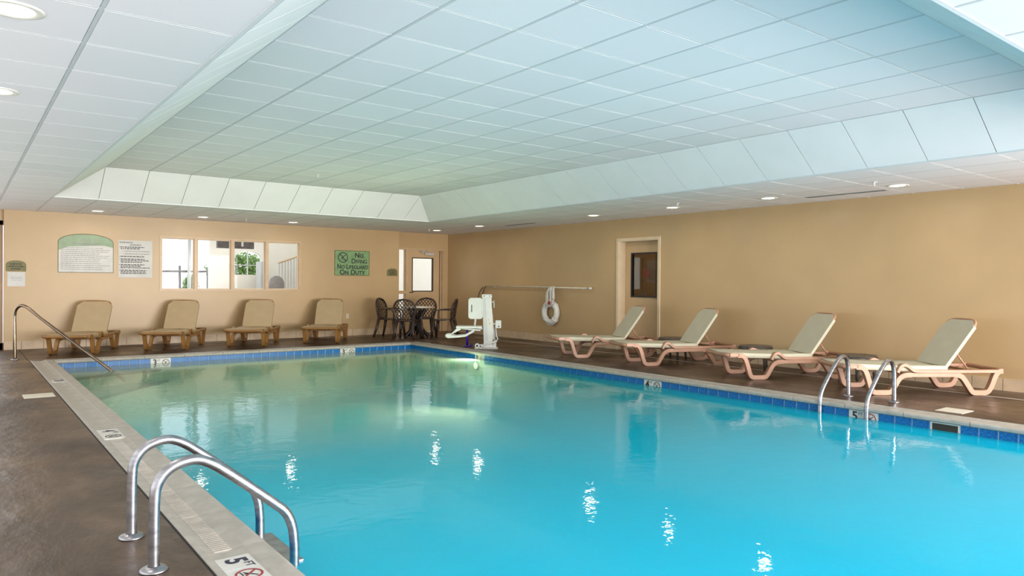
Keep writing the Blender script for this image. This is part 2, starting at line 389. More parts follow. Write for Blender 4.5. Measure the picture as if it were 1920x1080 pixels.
# skimmer lids set in the deck
for k, (x0, x1, y0, y1) in enumerate(((0.565, 0.856, 9.36, 9.66), (8.05, 8.34, 2.97, 3.23))):
    t = MB(); t.cbox((0, 0, 0.003), (x1-x0, y1-y0, 0.006), ch=0.002)
    o = t.build('skimmer_lid', M['cover'], loc=((x0+x1)/2, (y0+y1)/2, 0.0))
    tag(o, ['square cream skimmer lid in the left deck beside the gutter coping', 'square cream skimmer lid in the right deck beyond the pool ladder'][k], 'lid', 'skimmer lids in the deck')

# ---- pool shell
pl = MB()
def quad(a, b, c, d): pl.add([a, b, c, d], [(0, 1, 2, 3)])
zs, zd = -1.02, -1.62
X0, X1, Y0, Y1 = TX0-0.006, TX1+0.006, TY0-0.006, TY1+0.006
pts = [(X0, Y0, zd), (X1, Y0, zd), (X1, 5.0, zd), (X0, 5.0, zd), (X0, 10.5, zs), (X1, 10.5, zs), (X1, Y1, zs), (X0, Y1, zs)]
pl.add(pts, [(0, 1, 2, 3), (3, 2, 5, 4), (4, 5, 6, 7)])
zt = -0.045
for (a, b) in (((X0, Y0), (X1, Y0)), ((X1, Y1), (X0, Y1))):
    z = zd if a[1] == Y0 else zs
    pl.add([(a[0], a[1], z), (b[0], b[1], z), (b[0], b[1], zt), (a[0], a[1], zt)], [(0, 3, 2, 1)])
for X, fl_ in ((X0, 0), (X1, 1)):
    P = [(X, Y0, zd), (X, 5.0, zd), (X, 10.5, zs), (X, Y1, zs), (X, Y1, zt), (X, Y0, zt)]
    pl.add(P, [tuple(range(6)) if fl_ else tuple(reversed(range(6)))])
pool = struct('pool_shell', pl, M['plaster'])
# corner steps below water with the handrail: quarter-round treads
for P, z, e0 in (([(TX0, TY1), (TX0, 12.72), (1.30, 12.80), (2.0, 13.16), (2.75, 13.40), (2.78, TY1)], -0.24, 1), ([(TX0, TY1), (TX0, 11.30), (1.35, 11.45), (1.85, 12.10), (2.35, 12.75), (2.83, 13.25), (2.86, TY1)], -0.42, 1)):
    s_ = MB(); s_.prism(P, zs, z); o = s_.build('step', M['plaster'], pool)
    s_ = MB(); s_.tube([(x, y, z-0.004) for x, y in P[1:-1]], 0.022, 6); s_.build('riser_shade', M['riser_shade'], o)  # dark strip painted in for the shade of the riser at each step edge

# waterline tiles and depth markers
PT = 0.1585
tile_mesh = {}
def tile_me(wd):
    k = round(wd, 3)
    if k not in tile_mesh:
        t = MB(); t.cbox((0, 0, 0), (k-0.008, 0.15, 0.010), ch=0.003); tile_mesh[k] = t.mesh('waterline_tile', M['tile'])
    return tile_mesh[k]
def tile_run(kind, fixed, a, b, breaks):
    segs = []; cur = a
    for (p, q) in sorted(breaks): segs.append((cur, p)); cur = q
    segs.append((cur, b))
    for p, q in segs:
        n = max(1, round((q-p)/PT)); wd = (q-p)/n
        for i in range(n):
            c = p+(i+0.5)*wd; me = tile_me(wd)
            if kind == 'x-': o = link_copy('waterline_tile', me, pool, (fixed, c, -0.121), (pi/2, 0, -pi/2))
            elif kind == 'x+': o = link_copy('waterline_tile', me, pool, (fixed, c, -0.121), (pi/2, 0, pi/2))
            elif kind == 'y-': o = link_copy('waterline_tile', me, pool, (c, fixed, -0.121), (pi/2, 0, 0))
            else: o = link_copy('waterline_tile', me, pool, (c, fixed, -0.121), (pi/2, 0, pi))
RM = [(10.762, 11.054, '3'), (6.56, 6.877, '4'), (3.622, 3.935, '5')]
BM = [(2.595, 2.913, '3'), (6.035, 6.356, '3')]
SK = (2.842, 3.115)
tile_run('x-', TX1, TY0, TY1, [(a, b) for a, b, _ in RM]+[SK])
tile_run('y-', TY1, TX0, TX1, [(a, b) for a, b, _ in BM])
tile_run('x+', TX0, TY0, TY1, [])
tile_run('y+', TY0, TX0, TX1, [])
g = MB(); t_ = 0.003
for (x0, x1, y0, y1) in ((TX1+t_, TX1+t_+0.002, TY0, TY1), (TX0-t_-0.002, TX0-t_, TY0, TY1), (TX0, TX1, TY1+t_, TY1+t_+0.002), (TX0, TX1, TY0-t_-0.002, TY0-t_)):
    g.box(x0, x1, y0, y1, -0.21, -0.04)
g.build('grout_band', M['pgrout'], pool)
def wall_marker(mt, wd, dig, lab):
    t = MB(); P = [(-wd/2+0.003, -0.075), (wd/2-0.003, -0.075), (wd/2-0.003, 0.075), (-wd/2+0.003, 0.075)]
    t.prism(P, 0, 0.004, mt @ Matrix.Translation((0, 0, -0.002))); o = t.build('depth_marker', M['marker'], pool); o['label'] = lab
    text(dig, 0.125, M['black'], mt @ Matrix.Translation((-wd*0.29, 0.01, 0.0025)), o, 'depth_number', bold=0.004)
    text('FT', 0.045, M['black'], mt @ Matrix.Translation((-wd*0.10, 0.037, 0.0025)), o, 'foot_lettering')
    nodiving(mt @ Matrix.Translation((wd*0.25, 0.0, 0.0025)), 0.058, M['red'] if dig == '5' else M['black'], M['black'], o)
for i, (a, b, dg) in enumerate(RM): wall_marker(RIGHT((a+b)/2, -0.121, TX1-0.004), b-a, dg, 'white tile marked %s FT with a no-diving symbol' % dg)
for i, (a, b, dg) in enumerate(BM): wall_marker(BACK((a+b)/2, -0.121, TY1-0.004), b-a, dg, 'white tile marked %s FT with a no-diving symbol' % dg)
# skimmer mouth in the right wall
s_ = MB(); y0, y1 = SK; z0, z1 = -0.197, -0.045
s_.box(TX1-0.004, TX1+0.004, y0+0.005, y0+0.02, z0, z1); s_.box(TX1-0.004, TX1+0.004, y1-0.02, y1-0.005, z0, z1)
s_.box(TX1-0.004, TX1+0.004, y0+0.02, y1-0.02, z1-0.015, z1); s_.box(TX1-0.004, TX1+0.004, y0+0.02, y1-0.02, z0, z0+0.012)
sk = s_.build('skimmer_mouth', M['marker'], pool)
s_ = MB(); s_.box(TX1-0.002, TX1+0.002, y0+0.02, y1-0.02, z0+0.012, z1-0.015); s_.build('skimmer_throat', M['hide'], sk)
# underwater lamp in the right wall
s_ = MB(); s_.prism([(0.085*math.cos(a*pi/12), 0.085*math.sin(a*pi/12)) for a in range(24)], 0, 0.03, RIGHT(11.0, -0.25, TX1+0.002))
lm = s_.build('pool_lamp', M['steel'], pool)
s_ = MB(); s_.prism([(0.065*math.cos(a*pi/12), 0.065*math.sin(a*pi/12)) for a in range(24)], 0, 0.006, RIGHT(11.0, -0.25, TX1-0.029))
s_.build('lamp_lens', M['poolamp'], lm)
l_ = area_light('underwater_lamp', (TX1-0.06, 11.0, -0.25), (5.5, 10.45, -0.15), 0.12, 0.12, 190, (1, 0.74, 0.46), spread=150)

# coping stones (profile across, 0.61 m long)
prof = [(0.0, -0.05), (0.0, -0.003), (0.004, 0.0), (0.030, 0.0), (0.040, -0.006), (0.085, -0.013), (0.135, -0.013), (0.185, -0.004), (0.205, 0.003), (0.290, 0.006), (0.306, 0.001), (0.313, -0.012), (0.310, -0.034), (0.296, -0.045)]
def stone_mesh(L, ribs=False):
    mb = MB(); n = len(prof); h = L/2-0.0025
    vs = [(u, -h, z) for u, z in prof]+[(u, h, z) for u, z in prof]
    fs = [tuple(range(n)), tuple(range(2*n-1, n-1, -1))]+[(i, n+i, n+(i+1) % n, (i+1) % n) for i in range(n)]
    mb.add(vs, fs); return mb.mesh('coping_stone', M['coping'])
ribm = MB(); nrib = 23
for i in range(nrib):
    yy = -0.29+0.58*i/(nrib-1)
    ribm.cbox((0.110, yy, -0.0105), (0.085, 0.009, 0.006))
rib_me = ribm.mesh('drain_ribs', M['coping'])
smc = {}
def coping_run(side, a, b):
    n = max(1, round((b-a)/0.617)); L = (b-a)/n
    for i in range(n):
        c = a+(i+0.5)*L; me = smc.setdefault(round(L, 4), stone_mesh(L))
        if side == 'left': loc, rz = (CXL, c, 0), 0
        elif side == 'right': loc, rz = (CXR, c, 0), pi
        elif side == 'back': loc, rz = (c, CYB, 0), -pi/2
        else: loc, rz = (c, CYF, 0), pi/2
        o = link_copy('coping_stone', me, pool, loc, (0, 0, rz))
        if side == 'left' and 3.7 < c < 6.7:
            r = link_copy('drain_ribs', rib_me, o, (0, 0, 0)); r['kind'] = 'stuff'
coping_run('left', 3.574-0.617*5, 3.574+0.617*16)
coping_run('left', CYF, 3.574-0.617*5)
coping_run('left', 3.574+0.617*16, CYB)
coping_run('right', 0.31, CYB)
coping_run('back', CXLi+0.004, CXRi-0.004)
coping_run('front', CXLi+0.004, CXR)
# markers let into the left coping, read from the deck
def flat_marker(y0, y1, dig, lab):
    mt = frame_mtx((0, -1, 0), (1, 0, 0), (1.018, (y0+y1)/2, -0.002)); L = y1-y0
    t = MB(); t.prism([(-L/2, -0.078), (L/2, -0.078), (L/2, 0.078), (-L/2, 0.078)], -0.008, 0.0, mt); o = t.build('depth_marker', M['marker'], pool); o['label'] = lab
    m2 = mt @ Matrix.Translation((0, 0, 0.0008)); u = L/4
    gz = MB(); bar2d(gz, m2, (0, -0.078), (0, 0.078), 0.003, 0.0004); gz.build('grout_line', M['pgrout'], o)
    text(dig, 0.13, M['navy'], m2 @ Matrix.Translation((-u*1.25, -0.0, 0)), o, 'depth_number', ext=0.0006, bold=0.004)
    text('FT', 0.055, M['navy'], m2 @ Matrix.Translation((-u*0.45, 0.042, 0)), o, 'foot_lettering', ext=0.0006)
    nodiving(m2 @ Matrix.Translation((u*1.0, 0.005, 0)), 0.060, M['red'] if dig == '5' else M['black'], M['black'], o, t=0.0008)
flat_marker(3.135, 3.465, '5', 'white deck marker reading 5 FT with a red ring symbol')
flat_marker(6.63, 7.06, '4', 'small pale deck marker halfway along the left coping')
flat_marker(10.70, 10.92, '3', 'small worn deck marker near the shallow end')

# water
wt = MB(); nx, ny = 2, 2
wt.add([(TX0-0.004, TY0-0.004, WZ), (TX1+0.004, TY0-0.004, WZ), (TX1+0.004, TY1+0.004, WZ), (TX0-0.004, TY1+0.004, WZ)], [(0, 1, 2, 3)])
water = wt.build('pool_water', M['water'])
tag(water, 'clear turquoise water filling the indoor swimming pool', 'water', kind='stuff')

# ---- walls
wl = MB()
wx0 = 0.656; wwx0, wwx1, wwz0, wwz1 = 3.25, 6.22, 1.067, 2.20
wl.box(wx0, wwx0, YB1, YB1+0.14, 0, 3.15); wl.box(wwx1, 8.747, YB1, YB1+0.14, 0, 3.15)
wl.box(wwx0, wwx1, YB1, YB1+0.14, 0, wwz0); wl.box(wwx0, wwx1, YB1, YB1+0.14, wwz1, 3.15)
wl.box(8.747, XR, YB2, YB2+0.14, 2.16, 3.15); wl.box(10.19, XR, YB2, YB2+0.14, 0, 2.16)
wl.box(8.60, 8.747, YB1+0.14, YB2+0.14, 0, 3.15)
wl.box(XL, wx0, YB1+0.10, YB1+0.24, 2.36, 3.15)
struct('wall_back', wl, M['wall'])
dy0, dy1, dz1 = 8.94, 9.945, 2.125
wr = MB()
wr.box(XR, XR+0.22, YF, dy0, 0, 3.15); wr.box(XR, XR+0.22, dy1, YB2+0.14, 0, 3.15); wr.box(XR, XR+0.22, dy0, dy1, dz1, 3.15)
struct('wall_right', wr, M['wall'])
wf = MB()
wf.box(XL, XR, YF-0.14, YF, 0, 0.25); wf.box(XL, XR, YF-0.14, YF, 2.42, 3.15)
for x in (XL, 1.0, 3.3, 5.6, 7.9, XR-0.12): wf.box(x, x+0.12, YF-0.14, YF, 0.25, 2.42)
struct('wall_front', wf, M['wall'])
wlf = MB(); wlf.box(XL-0.14, XL, YF, YB1+0.24, 0, 0.2); wlf.box(XL-0.14, XL, YF, YB1+0.24, 2.36, 3.15)
for y in (YF, 1.0, 3.4, 5.8, 8.2, 10.6, 13.0, YB1+0.1): wlf.box(XL-0.14, XL, y, y+0.14, 0.2, 2.36)
struct('wall_left', wlf, M['wall'])

# baseboard of separate tiles
def base_run(name, kind, fixed, joints):
    root = struct(name, None, None)
    for a, b in zip(joints[:-1], joints[1:]):
        t = MB(); L = b-a-0.007
        if kind == 'y': t.cbox(((a+b)/2, fixed-0.006, 0.076), (L, 0.012, 0.152))
        else: t.cbox((fixed-0.006, (a+b)/2, 0.076), (0.012, L, 0.152))
        t.build('base_tile', M['base'], root)
    t = MB(); a, b = joints[0], joints[-1]
    if kind == 'y': t.box(a, b, fixed-0.007, fixed-0.0005, 0.001, 0.149)
    else: t.box(fixed-0.007, fixed-0.0005, a, b, 0.001, 0.149)
    t.build('joint_backing', M['grout'], root)
base_run('baseboard_back', 'y', YB1, [0.656, 0.924]+[0.924+0.3455*i for i in range(1, 23)]+[8.747])
base_run('baseboard_right', 'x', XR, [10.0+0.3455*i for i in range(0, 19)])
base_run('baseboard_right', 'x', XR, [dy0-0.06-0.3455*i for i in range(24, -1, -1)])

# ---- ceiling
ceil = struct('ceiling', None, None)
tmc = {}
def ctile(parent, x0, x1, y0, y1, z, name='ceiling_tile'):
    k = (round(x1-x0, 3), round(y1-y0, 3))
    if k not in tmc:
        t = MB(); a, b = k[0]/2-0.010, k[1]/2-0.010
        vs = [(-a, -b, 0.014), (a, -b, 0.014), (a, b, 0.014), (-a, b, 0.014), (-a, -b, 0.004), (a, -b, 0.004), (a, b, 0.004), (-a, b, 0.004),
              (-a+0.004, -b+0.004, 0), (a-0.004, -b+0.004, 0), (a-0.004, b-0.004, 0), (-a+0.004, b-0.004, 0)]
        t.add(vs, [(0, 1, 2, 3)]+[(i, i+4, (i+1) % 4+4, (i+1) % 4) for i in range(4)]+[(4+i, 8+i, 8+(i+1) % 4, 4+(i+1) % 4) for i in range(4)]+[(11, 10, 9, 8)])
        tmc[k] = t.mesh('ceiling_tile', M['ctile'])
    return link_copy(name, tmc[k], parent, ((x0+x1)/2, (y0+y1)/2, z))
ys = [B0+0.61*i for i in range(20)]; ys[-1] = B1
ys_back = [B1, 13.59, 14.20, 14.81, 15.42, 16.0]
xs_left = [-1.302, -0.692, -0.082, 0.528, A0]
sx_ = (A1-A0)/11; xs_mid = [A0+sx_*i for i in range(12)]
xs_right = [A1, 8.41, 9.02, 9.63, 10.24]
def grid_bars(mb, mt_, xs, yy, z, wd=0.015, skip=()):
    for i, x in enumerate(xs):
        if i not in skip: mt_.box(x-0.009, x+0.009, yy[0], yy[-1], z-0.001, z+0.016)
    for y in yy: mb.box(xs[0]+0.001, xs[-1]-0.001, y-wd/2, y+wd/2, z+0.0, z+0.0155)
for xs, yy in ((xs_left, ys[2:]+ys_back[1:]), (xs_right, ys+ys_back[1:]), (xs_mid, ys_back), (xs_mid, [0.17, 0.78, B0])):
    for a, b in zip(xs[:-1], xs[1:]):
        for c, d in zip(yy[:-1], yy[1:]): ctile(ceil, a, b, c, d, H)
gb = MB(); gm = MB()
grid_bars(gb, gm, xs_left, ys[2:]+ys_back[1:], H); grid_bars(gb, gm, xs_right+[XR], ys+ys_back[1:], H, skip=(5,)); grid_bars(gb, gm, xs_mid, ys_back, H, skip=(0, 11)); grid_bars(gb, gm, xs_mid, [0.17, 0.78, B0], H, skip=(0, 11))
gm.build('main_tees', M['maintee'], ceil)['kind'] = 'stuff'
gb.build('ceiling_grid', M['grid'], ceil)['kind'] = 'stuff'
bk = MB()     # backing board over the lower tiles, leaves the coffer open
bk.box(XL, A0-0.01, YF, YB1+0.2, H+0.017, H+0.03); bk.box(A1+0.01, XR, YF, YB2, H+0.017, H+0.03)
bk.box(A0-0.01, A1+0.01, B1+0.01, YB2, H+0.017, H+0.03); bk.box(A0-0.01, A1+0.01, YF, B0-0.01, H+0.017, H+0.03)
bk.build('backing_board', M['gridshade'], ceil)
# out-of-frame remainder of the lower ceiling
rm = MB(); rm.box(XL, A0, YF, ys[2], H+0.002, H+0.016); rm.box(A0, XR, YF, 0.17, H+0.002, H+0.016); rm.box(A1, XR, 0.17, B0, H+0.002, H+0.016)
rm.box(A1+2.445, XR-0.001, B0, YB1, H+0.004, H+0.016); rm.box(A0, XR, YB1, YB2, H+0.004, H+0.016)
rm.build('edge_board', M['ctile'], ceil)
cof = struct('ceiling', None, None)
xsu = [U0+(U1-U0)/9*i for i in range(10)]; ysu = [V0+0.61*i for i in range(18)]; ysu[-1] = V1
for a, b in zip(xsu[:-1], xsu[1:]):
    for c, d in zip(ysu[:-1], ysu[1:]): ctile(cof, a, b, c, d, HU)
gb = MB(); gm = MB(); grid_bars(gb, gm, xsu, ysu, HU); gm.build('main_tees', M['maintee'], cof)['kind'] = 'stuff'; gb.build('ceiling_grid', M['grid'], cof)['kind'] = 'stuff'
bk = MB(); bk.box(U0-0.01, U1+0.01, V0-0.01, V1+0.01, HU+0.017, HU+0.03); bk.build('backing_board', M['gridshade'], cof)
def slope_panel(P, name='slope_panel', th=0.010, gap=0.006):
    P = [Vector(p) for p in P]; c = sum(P, Vector())/len(P)
    n = (P[1]-P[0]).cross(P[2]-P[0]).normalized()
    if n.z > 0: n = -n
    Q = [p+(c-p).normalized()*gap for p in P]
    m = len(P); mb = MB(); mb.add([q for q in Q]+[q-n*th for q in Q], [tuple(range(m)), tuple(range(2*m-1, m-1, -1))]+[(i, (i+1) % m, m+(i+1) % m, m+i) for i in range(m)])
    mb.build(name, M['panel'], cof)
lo, up = H+0.004, HU-0.002
def slope(line_lo, line_up):
    n = len(line_lo)-1
    for i in range(n):
        if i == 0: P = [line_lo[0], line_lo[1], line_up[0]]
        elif i == n-1: P = [line_lo[n-1], line_lo[n], line_up[-1]]
        else: P = [line_lo[i], line_lo[i+1], line_up[i], line_up[i-1]]
        slope_panel(P)
slope([(x, B1, lo) for x in xs_mid], [(x, V1, up) for x in xsu])
slope([(x, B0, lo) for x in xs_mid], [(x, V0, up) for x in xsu])
slope([(A1, y, lo) for y in ys], [(U1, y, up) for y in ysu])
slope([(A0, y, lo) for y in ys], [(U0, y, up) for y in ysu])
bk = MB()
e_ = 0.02
def bquad(a, b, c, d): bk.add([a, b, c, d], [(0, 1, 2, 3)])
zl, zu = H+0.02, HU+0.015
LO = [(A0-e_, B0-e_), (A1+e_, B0-e_), (A1+e_, B1+e_), (A0-e_, B1+e_)]; UP = [(U0-e_, V0-e_), (U1+e_, V0-e_), (U1+e_, V1+e_), (U0-e_, V1+e_)]
for i in range(4):
    j = (i+1) % 4; bquad((*LO[i], zl), (*LO[j], zl), (*UP[j], zu), (*UP[i], zu))
bk.build('slope_backing', M['gridshade'], cof)
rt = MB()     # roof slab closing the void
rt.box(XL-0.14, XR+0.22, YF-0.14, YB2+0.14, 3.15, 3.3); struct('roof_slab', rt, M['gridshade'])
# trim angle round the coffer mouth
tr = MB(); q = 0.02
tr.box(A0-q, A0+0.004, B0-q, B1+q, H-0.003, H+0.012); tr.box(A1-0.004, A1+q, B0-q, B1+q, H-0.003, H+0.012)
tr.box(A0, A1, B1-0.004, B1+q, H-0.003, H+0.012); tr.box(A0, A1, B0-q, B0+0.004, H-0.003, H+0.012)
struct('trim_1', tr, M['grid'])

# downlights
dl_pos = [(0.2, 4.10, 'recessed downlight largest at the top left corner of the photo', 1), (0.2, 5.93, 'recessed downlight second nearest, at the left edge of the ceiling', 1), (0.2, 7.8, 0, 1), (0.2, 9.6, 0, 1), (0.2, 11.5, 0, 1),
          (2.03, 15.13, 'recessed downlight by the back wall, above the arched sign', 1), (3.86, 15.1, 'recessed downlight by the back wall, above the wide window', 1), (5.69, 15.1, 'recessed downlight by the back wall, right of the window', 1),
          (9.23, 15.0, 'recessed downlight in the back right corner above the table', 1), (9.23, 13.2, 'recessed downlight over the pool lift on the right side', 1),
          (9.33, 9.66, 'recessed downlight above the hanging ring buoy', 1), (9.33, 7.80, 'recessed downlight beside a sprinkler, right of the narrow door', 1),
          (9.34, 6.03, 'recessed downlight left of the nearest linear vent', 1), (9.36, 4.22, 'recessed downlight nearest on the right, beyond the linear vent', 1),
          (9.36, 2.4, 0, 0), (0.2, 13.4, 0, 0), (3.5, -0.4, 0, 0), (6.5, -0.4, 0, 0), (9.3, 0.5, 0, 0)]
dl = None
for (x, y, lab, vis) in dl_pos:
    if lab:
        if dl is None:
            dl = thing('recessed_downlight', lab, 'ceiling light', (x, y, H-0.001), 0, 'recessed downlights in the lower ceiling')
            a = MB(); a.lathe([(0.088, 0.004), (0.092, -0.004), (0.118, -0.006), (0.130, -0.002), (0.130, 0.002)], n=28); a.build('trim_ring', M['trimring'], dl)
            a = MB(); a.prism([(0.09*math.cos(i*pi/14), 0.09*math.sin(i*pi/14)) for i in range(28)], -0.0015, 0.0, None); a.build('lens', M['lamp'], dl)
        else:
            o = copy_tree(dl); o.location = (x, y, H-0.001); o['label'] = lab
    area_light('downlight_glow', (x, y, H-0.02), (x, y, 0), 0.17, 0.17, DOWN_P, (1, 0.93, 0.82), 'DISK', 170)
# sprinklers
sp = None
for (x, y, z, lab) in ((4.52, 10.95, HU, 'small sprinkler head in the raised ceiling'), (4.63, 14.87, H, 'small sprinkler head in the lower ceiling above the window wall'), (8.90, 14.81, H, 'small sprinkler head in the corner left of the last downlight'),
                       (8.88, 7.32, H, 'white sprinkler head beside the downlight right of the narrow door'), (8.82, 4.25, H, 'white sprinkler head between the nearest downlight and the raised ceiling')):
    if sp is None:
        sp = thing('ceiling_sprinkler', lab, 'sprinkler', (x, y, z), 0, 'fire sprinkler heads')
        a = MB(); a.lathe([(0.001, 0), (0.032, -0.002), (0.030, -0.007), (0.010, -0.010)], n=16); a.build('escutcheon', M['white'], sp)
        a = MB(); a.lathe([(0.010, -0.009), (0.009, -0.03), (0.001, -0.03)], n=10); a.tube([(-0.009, 0, -0.012), (-0.013, 0, -0.032), (0, 0, -0.047), (0.013, 0, -0.032), (0.009, 0, -0.012)], 0.0028, 6); a.build('frame_arms', M['white'], sp)
        a = MB(); a.lathe([(0.001, -0.046), (0.018, -0.047), (0.018, -0.050), (0.001, -0.051)], n=12); a.build('deflector', M['white'], sp)
    else:
        o = copy_tree(sp); o.location = (x, y, z); o['label'] = lab
# linear vents
for (x, y0, y1, lab) in ((9.69, 4.51, 5.64, 'long dark slot vent nearest on the right'), (9.60, 11.70, 12.69, 'long dark slot vent far on the right near the back corner')):
    t = thing('slot_vent', lab, 'vent', (x, (y0+y1)/2, H), 0, 'linear slot vents'); L = (y1-y0)/2
    a = MB(); a.box(-0.05, -0.04, -L, L, -0.004, 0.001); a.box(0.04, 0.05, -L, L, -0.004, 0.001); a.box(-0.04, 0.04, -L, -L+0.01, -0.004, 0.001); a.box(-0.04, 0.04, L-0.01, L, -0.004, 0.001); a.build('vent_frame', M['vent'], t)
    a = MB(); a.box(-0.04, 0.04, -L+0.01, L-0.01, -0.0015, -0.0003); a.build('vent_slot', M['hide'], t)
    for k in (-0.013, 0.013):
        a = MB(); a.box(k-0.003, k+0.003, -L+0.01, L-0.01, -0.0045, -0.0016); a.build('vent_blade', M['vent'], t)

# ---- window in the back wall
def bar(x0, x1, z0, z1, y0, y1): m = MB(); m.box(x0, x1, y0, y1, z0, z1); return m
f = MB(); f.box(wwx0, wwx1, YB1-0.012, YB1+0.14, wwz0, wwz0+0.04); f.box(wwx0, wwx1, YB1-0.012, YB1+0.14, wwz1-0.04, wwz1)
f.box(wwx0, wwx0+0.045, YB1-0.012, YB1+0.14, wwz0+0.04, wwz1-0.04); f.box(wwx1-0.045, wwx1, YB1-0.012, YB1+0.14, wwz0+0.04, wwz1-0.04)
win = struct('window_1', f, M['frame'])
mx = [3.955, 4.70, 5.44]
for x in mx: bar(x-0.035, x+0.035, wwz0+0.04, wwz1-0.04, YB1-0.008, YB1+0.12).build('mullion', M['frame'], win)
eds = [wwx0+0.045]+[q for x in mx for q in (x-0.035, x+0.035)]+[wwx1-0.045]
for k in range(4):
    a, b = eds[2*k], eds[2*k+1]
    p = MB(); yy0, yy1 = YB1+0.05, YB1+0.075; wd = 0.018
    p.box(a, a+wd, yy0, yy1, wwz0+0.04, wwz1-0.04); p.box(b-wd, b, yy0, yy1, wwz0+0.04, wwz1-0.04); p.box(a+wd, b-wd, yy0, yy1, wwz0+0.04, wwz0+0.04+wd); p.box(a+wd, b-wd, yy0, yy1, wwz1-0.04-wd, wwz1-0.04)
    sa = p.build('sash', M['pale'], win)
    bar(a+wd, b-wd, wwz0+0.04+wd, wwz1-0.04-wd, YB1+0.06, YB1+0.066).build('pane', M['windowpane'], sa)
# ---- door_1 with sidelight
dr = MB()
Yd = YB2
dr.box(8.755, 8.80, Yd, Yd+0.12, 0, 2.16); dr.box(9.05, 9.125, Yd-0.012, Yd+0.12, 0, 2.12); dr.box(8.755, 10.19, Yd-0.012, Yd+0.12, 2.12, 2.16)
dr.box(10.075, 10.11, Yd-0.012, Yd+0.12, 0, 2.12); dr.box(10.125, 10.145, Yd-0.02, Yd+0.12, 0, 2.12); dr.box(10.16, 10.19, Yd-0.012, Yd+0.12, 0, 2.12)
dr.box(8.80, 9.05, Yd, Yd+0.1, 0.99, 1.07); dr.box(8.80, 9.05, Yd, Yd+0.1, 0, 0.32)
door1 = struct('door_1', dr, M['frame'])
gs_ = MB(); gs_.box(10.11, 10.125, Yd+0.02, Yd+0.12, 0, 2.12); gs_.box(10.145, 10.16, Yd+0.02, Yd+0.12, 0, 2.12); gs_.box(10.055, 10.075, Yd+0.05, Yd+0.12, 0, 2.12); gs_.build('shadow_groove', M['grout'], door1)
bar(8.80, 9.05, 0.32, 0.99, Yd+0.05, Yd+0.056).build('sidelight_pane', M['pane'], door1)
bar(8.80, 9.05, 1.07, 2.12, Yd+0.05, Yd+0.056).build('sidelight_pane', M['pane'], door1)
lf = MB(); a0, a1, g0, g1, h0, h1 = 9.13, 10.052, 9.235, 9.870, 1.05, 1.925
lf.box(a0, g0, Yd+0.01, Yd+0.055, 0.01, 2.115); lf.box(g1, a1, Yd+0.01, Yd+0.055, 0.01, 2.115); lf.box(g0, g1, Yd+0.01, Yd+0.055, 0.01, h0); lf.box(g0, g1, Yd+0.01, Yd+0.055, h1, 2.115)
leaf = lf.build('door_leaf', M['doortan'], door1)
bz = MB(); wd = 0.022
bz.box(g0, g0+wd, Yd, Yd+0.06, h0, h1); bz.box(g1-wd, g1, Yd, Yd+0.06, h0, h1); bz.box(g0+wd, g1-wd, Yd, Yd+0.06, h0, h0+wd); bz.box(g0+wd, g1-wd, Yd, Yd+0.06, h1-wd, h1)
bz.build('glazing_bead', M['dark'], leaf)
bar(g0+wd, g1-wd, h0+wd, h1-wd, Yd+0.03, Yd+0.036).build('glass', M['pane'], leaf)
cl = MB(); cl.box(9.60, 9.86, Yd-0.05, Yd+0.01, 2.0, 2.05); cl.tube([(9.70, Yd-0.03, 2.06), (9.45, Yd-0.10, 2.075)], 0.009, 8); cl.tube([(9.45, Yd-0.10, 2.075), (9.66, Yd-0.01, 2.135)], 0.009, 8)
cl.build('door_closer', M['lightgrey'], leaf)
hd = MB(); hd.tube([(9.17, Yd+0.01, 1.03), (9.17, Yd-0.04, 1.03), (9.25, Yd-0.045, 1.03)], 0.011, 8); hd.build('door_handle', M['dark'], leaf)
# ---- door_2 in the right wall (recessed)
Xd = XR+0.17
d2 = MB(); c_ = 0.055
d2.box(XR-0.018, XR+0.0, dy1, dy1+c_, 0, dz1+c_); d2.box(XR-0.018, XR+0.0, dy0-c_, dy0, 0, dz1+c_); d2.box(XR-0.018, XR, dy0, dy1, dz1, dz1+c_)
d2.box(XR, Xd+0.06, dy1-0.012, dy1, 0, dz1); d2.box(XR, Xd+0.06, dy0, dy0+0.012, 0, dz1); d2.box(XR, Xd+0.06, dy0+0.012, dy1-0.012, dz1-0.012, dz1)
door2 = struct('door_2', d2, M['pale'])
y0, y1 = dy0+0.014, dy1-0.014; gy0, gy1, gz0, gz1 = 9.12, 9.775, 1.03, 1.90
lf = MB(); lf.box(Xd, Xd+0.045, y0, gy0, 0.01, dz1-0.014); lf.box(Xd, Xd+0.045, gy1, y1, 0.01, dz1-0.014); lf.box(Xd, Xd+0.045, gy0, gy1, 0.01, gz0); lf.box(Xd, Xd+0.045, gy0, gy1, gz1, dz1-0.014)
leaf = lf.build('door_leaf', M['doortan'], door2)
bz = MB(); wd = 0.026
bz.box(Xd-0.012, Xd+0.05, gy0, gy0+wd, gz0, gz1); bz.box(Xd-0.012, Xd+0.05, gy1-wd, gy1, gz0, gz1); bz.box(Xd-0.012, Xd+0.05, gy0+wd, gy1-wd, gz0, gz0+wd); bz.box(Xd-0.012, Xd+0.05, gy0+wd, gy1-wd, gz1-wd, gz1)
bz.build('glazing_bead', M['dark'], leaf)
p = MB(); p.box(Xd+0.02, Xd+0.026, gy0+wd, gy1-wd, gz0+wd, gz1-wd); p.build('glass', M['darkpane'], leaf)
mt = RIGHT(9.40, 1.50, Xd+0.017)
st = MB(); ring_flat(st, mt, 0.058, 0.072); bar2d(st, mt, (-0.045, 0.045), (0.045, -0.045), 0.012); bar2d(st, mt, (-0.04, -0.01), (0.03, -0.01), 0.012); st.build('no_smoking_sticker', M['redtag'], leaf)
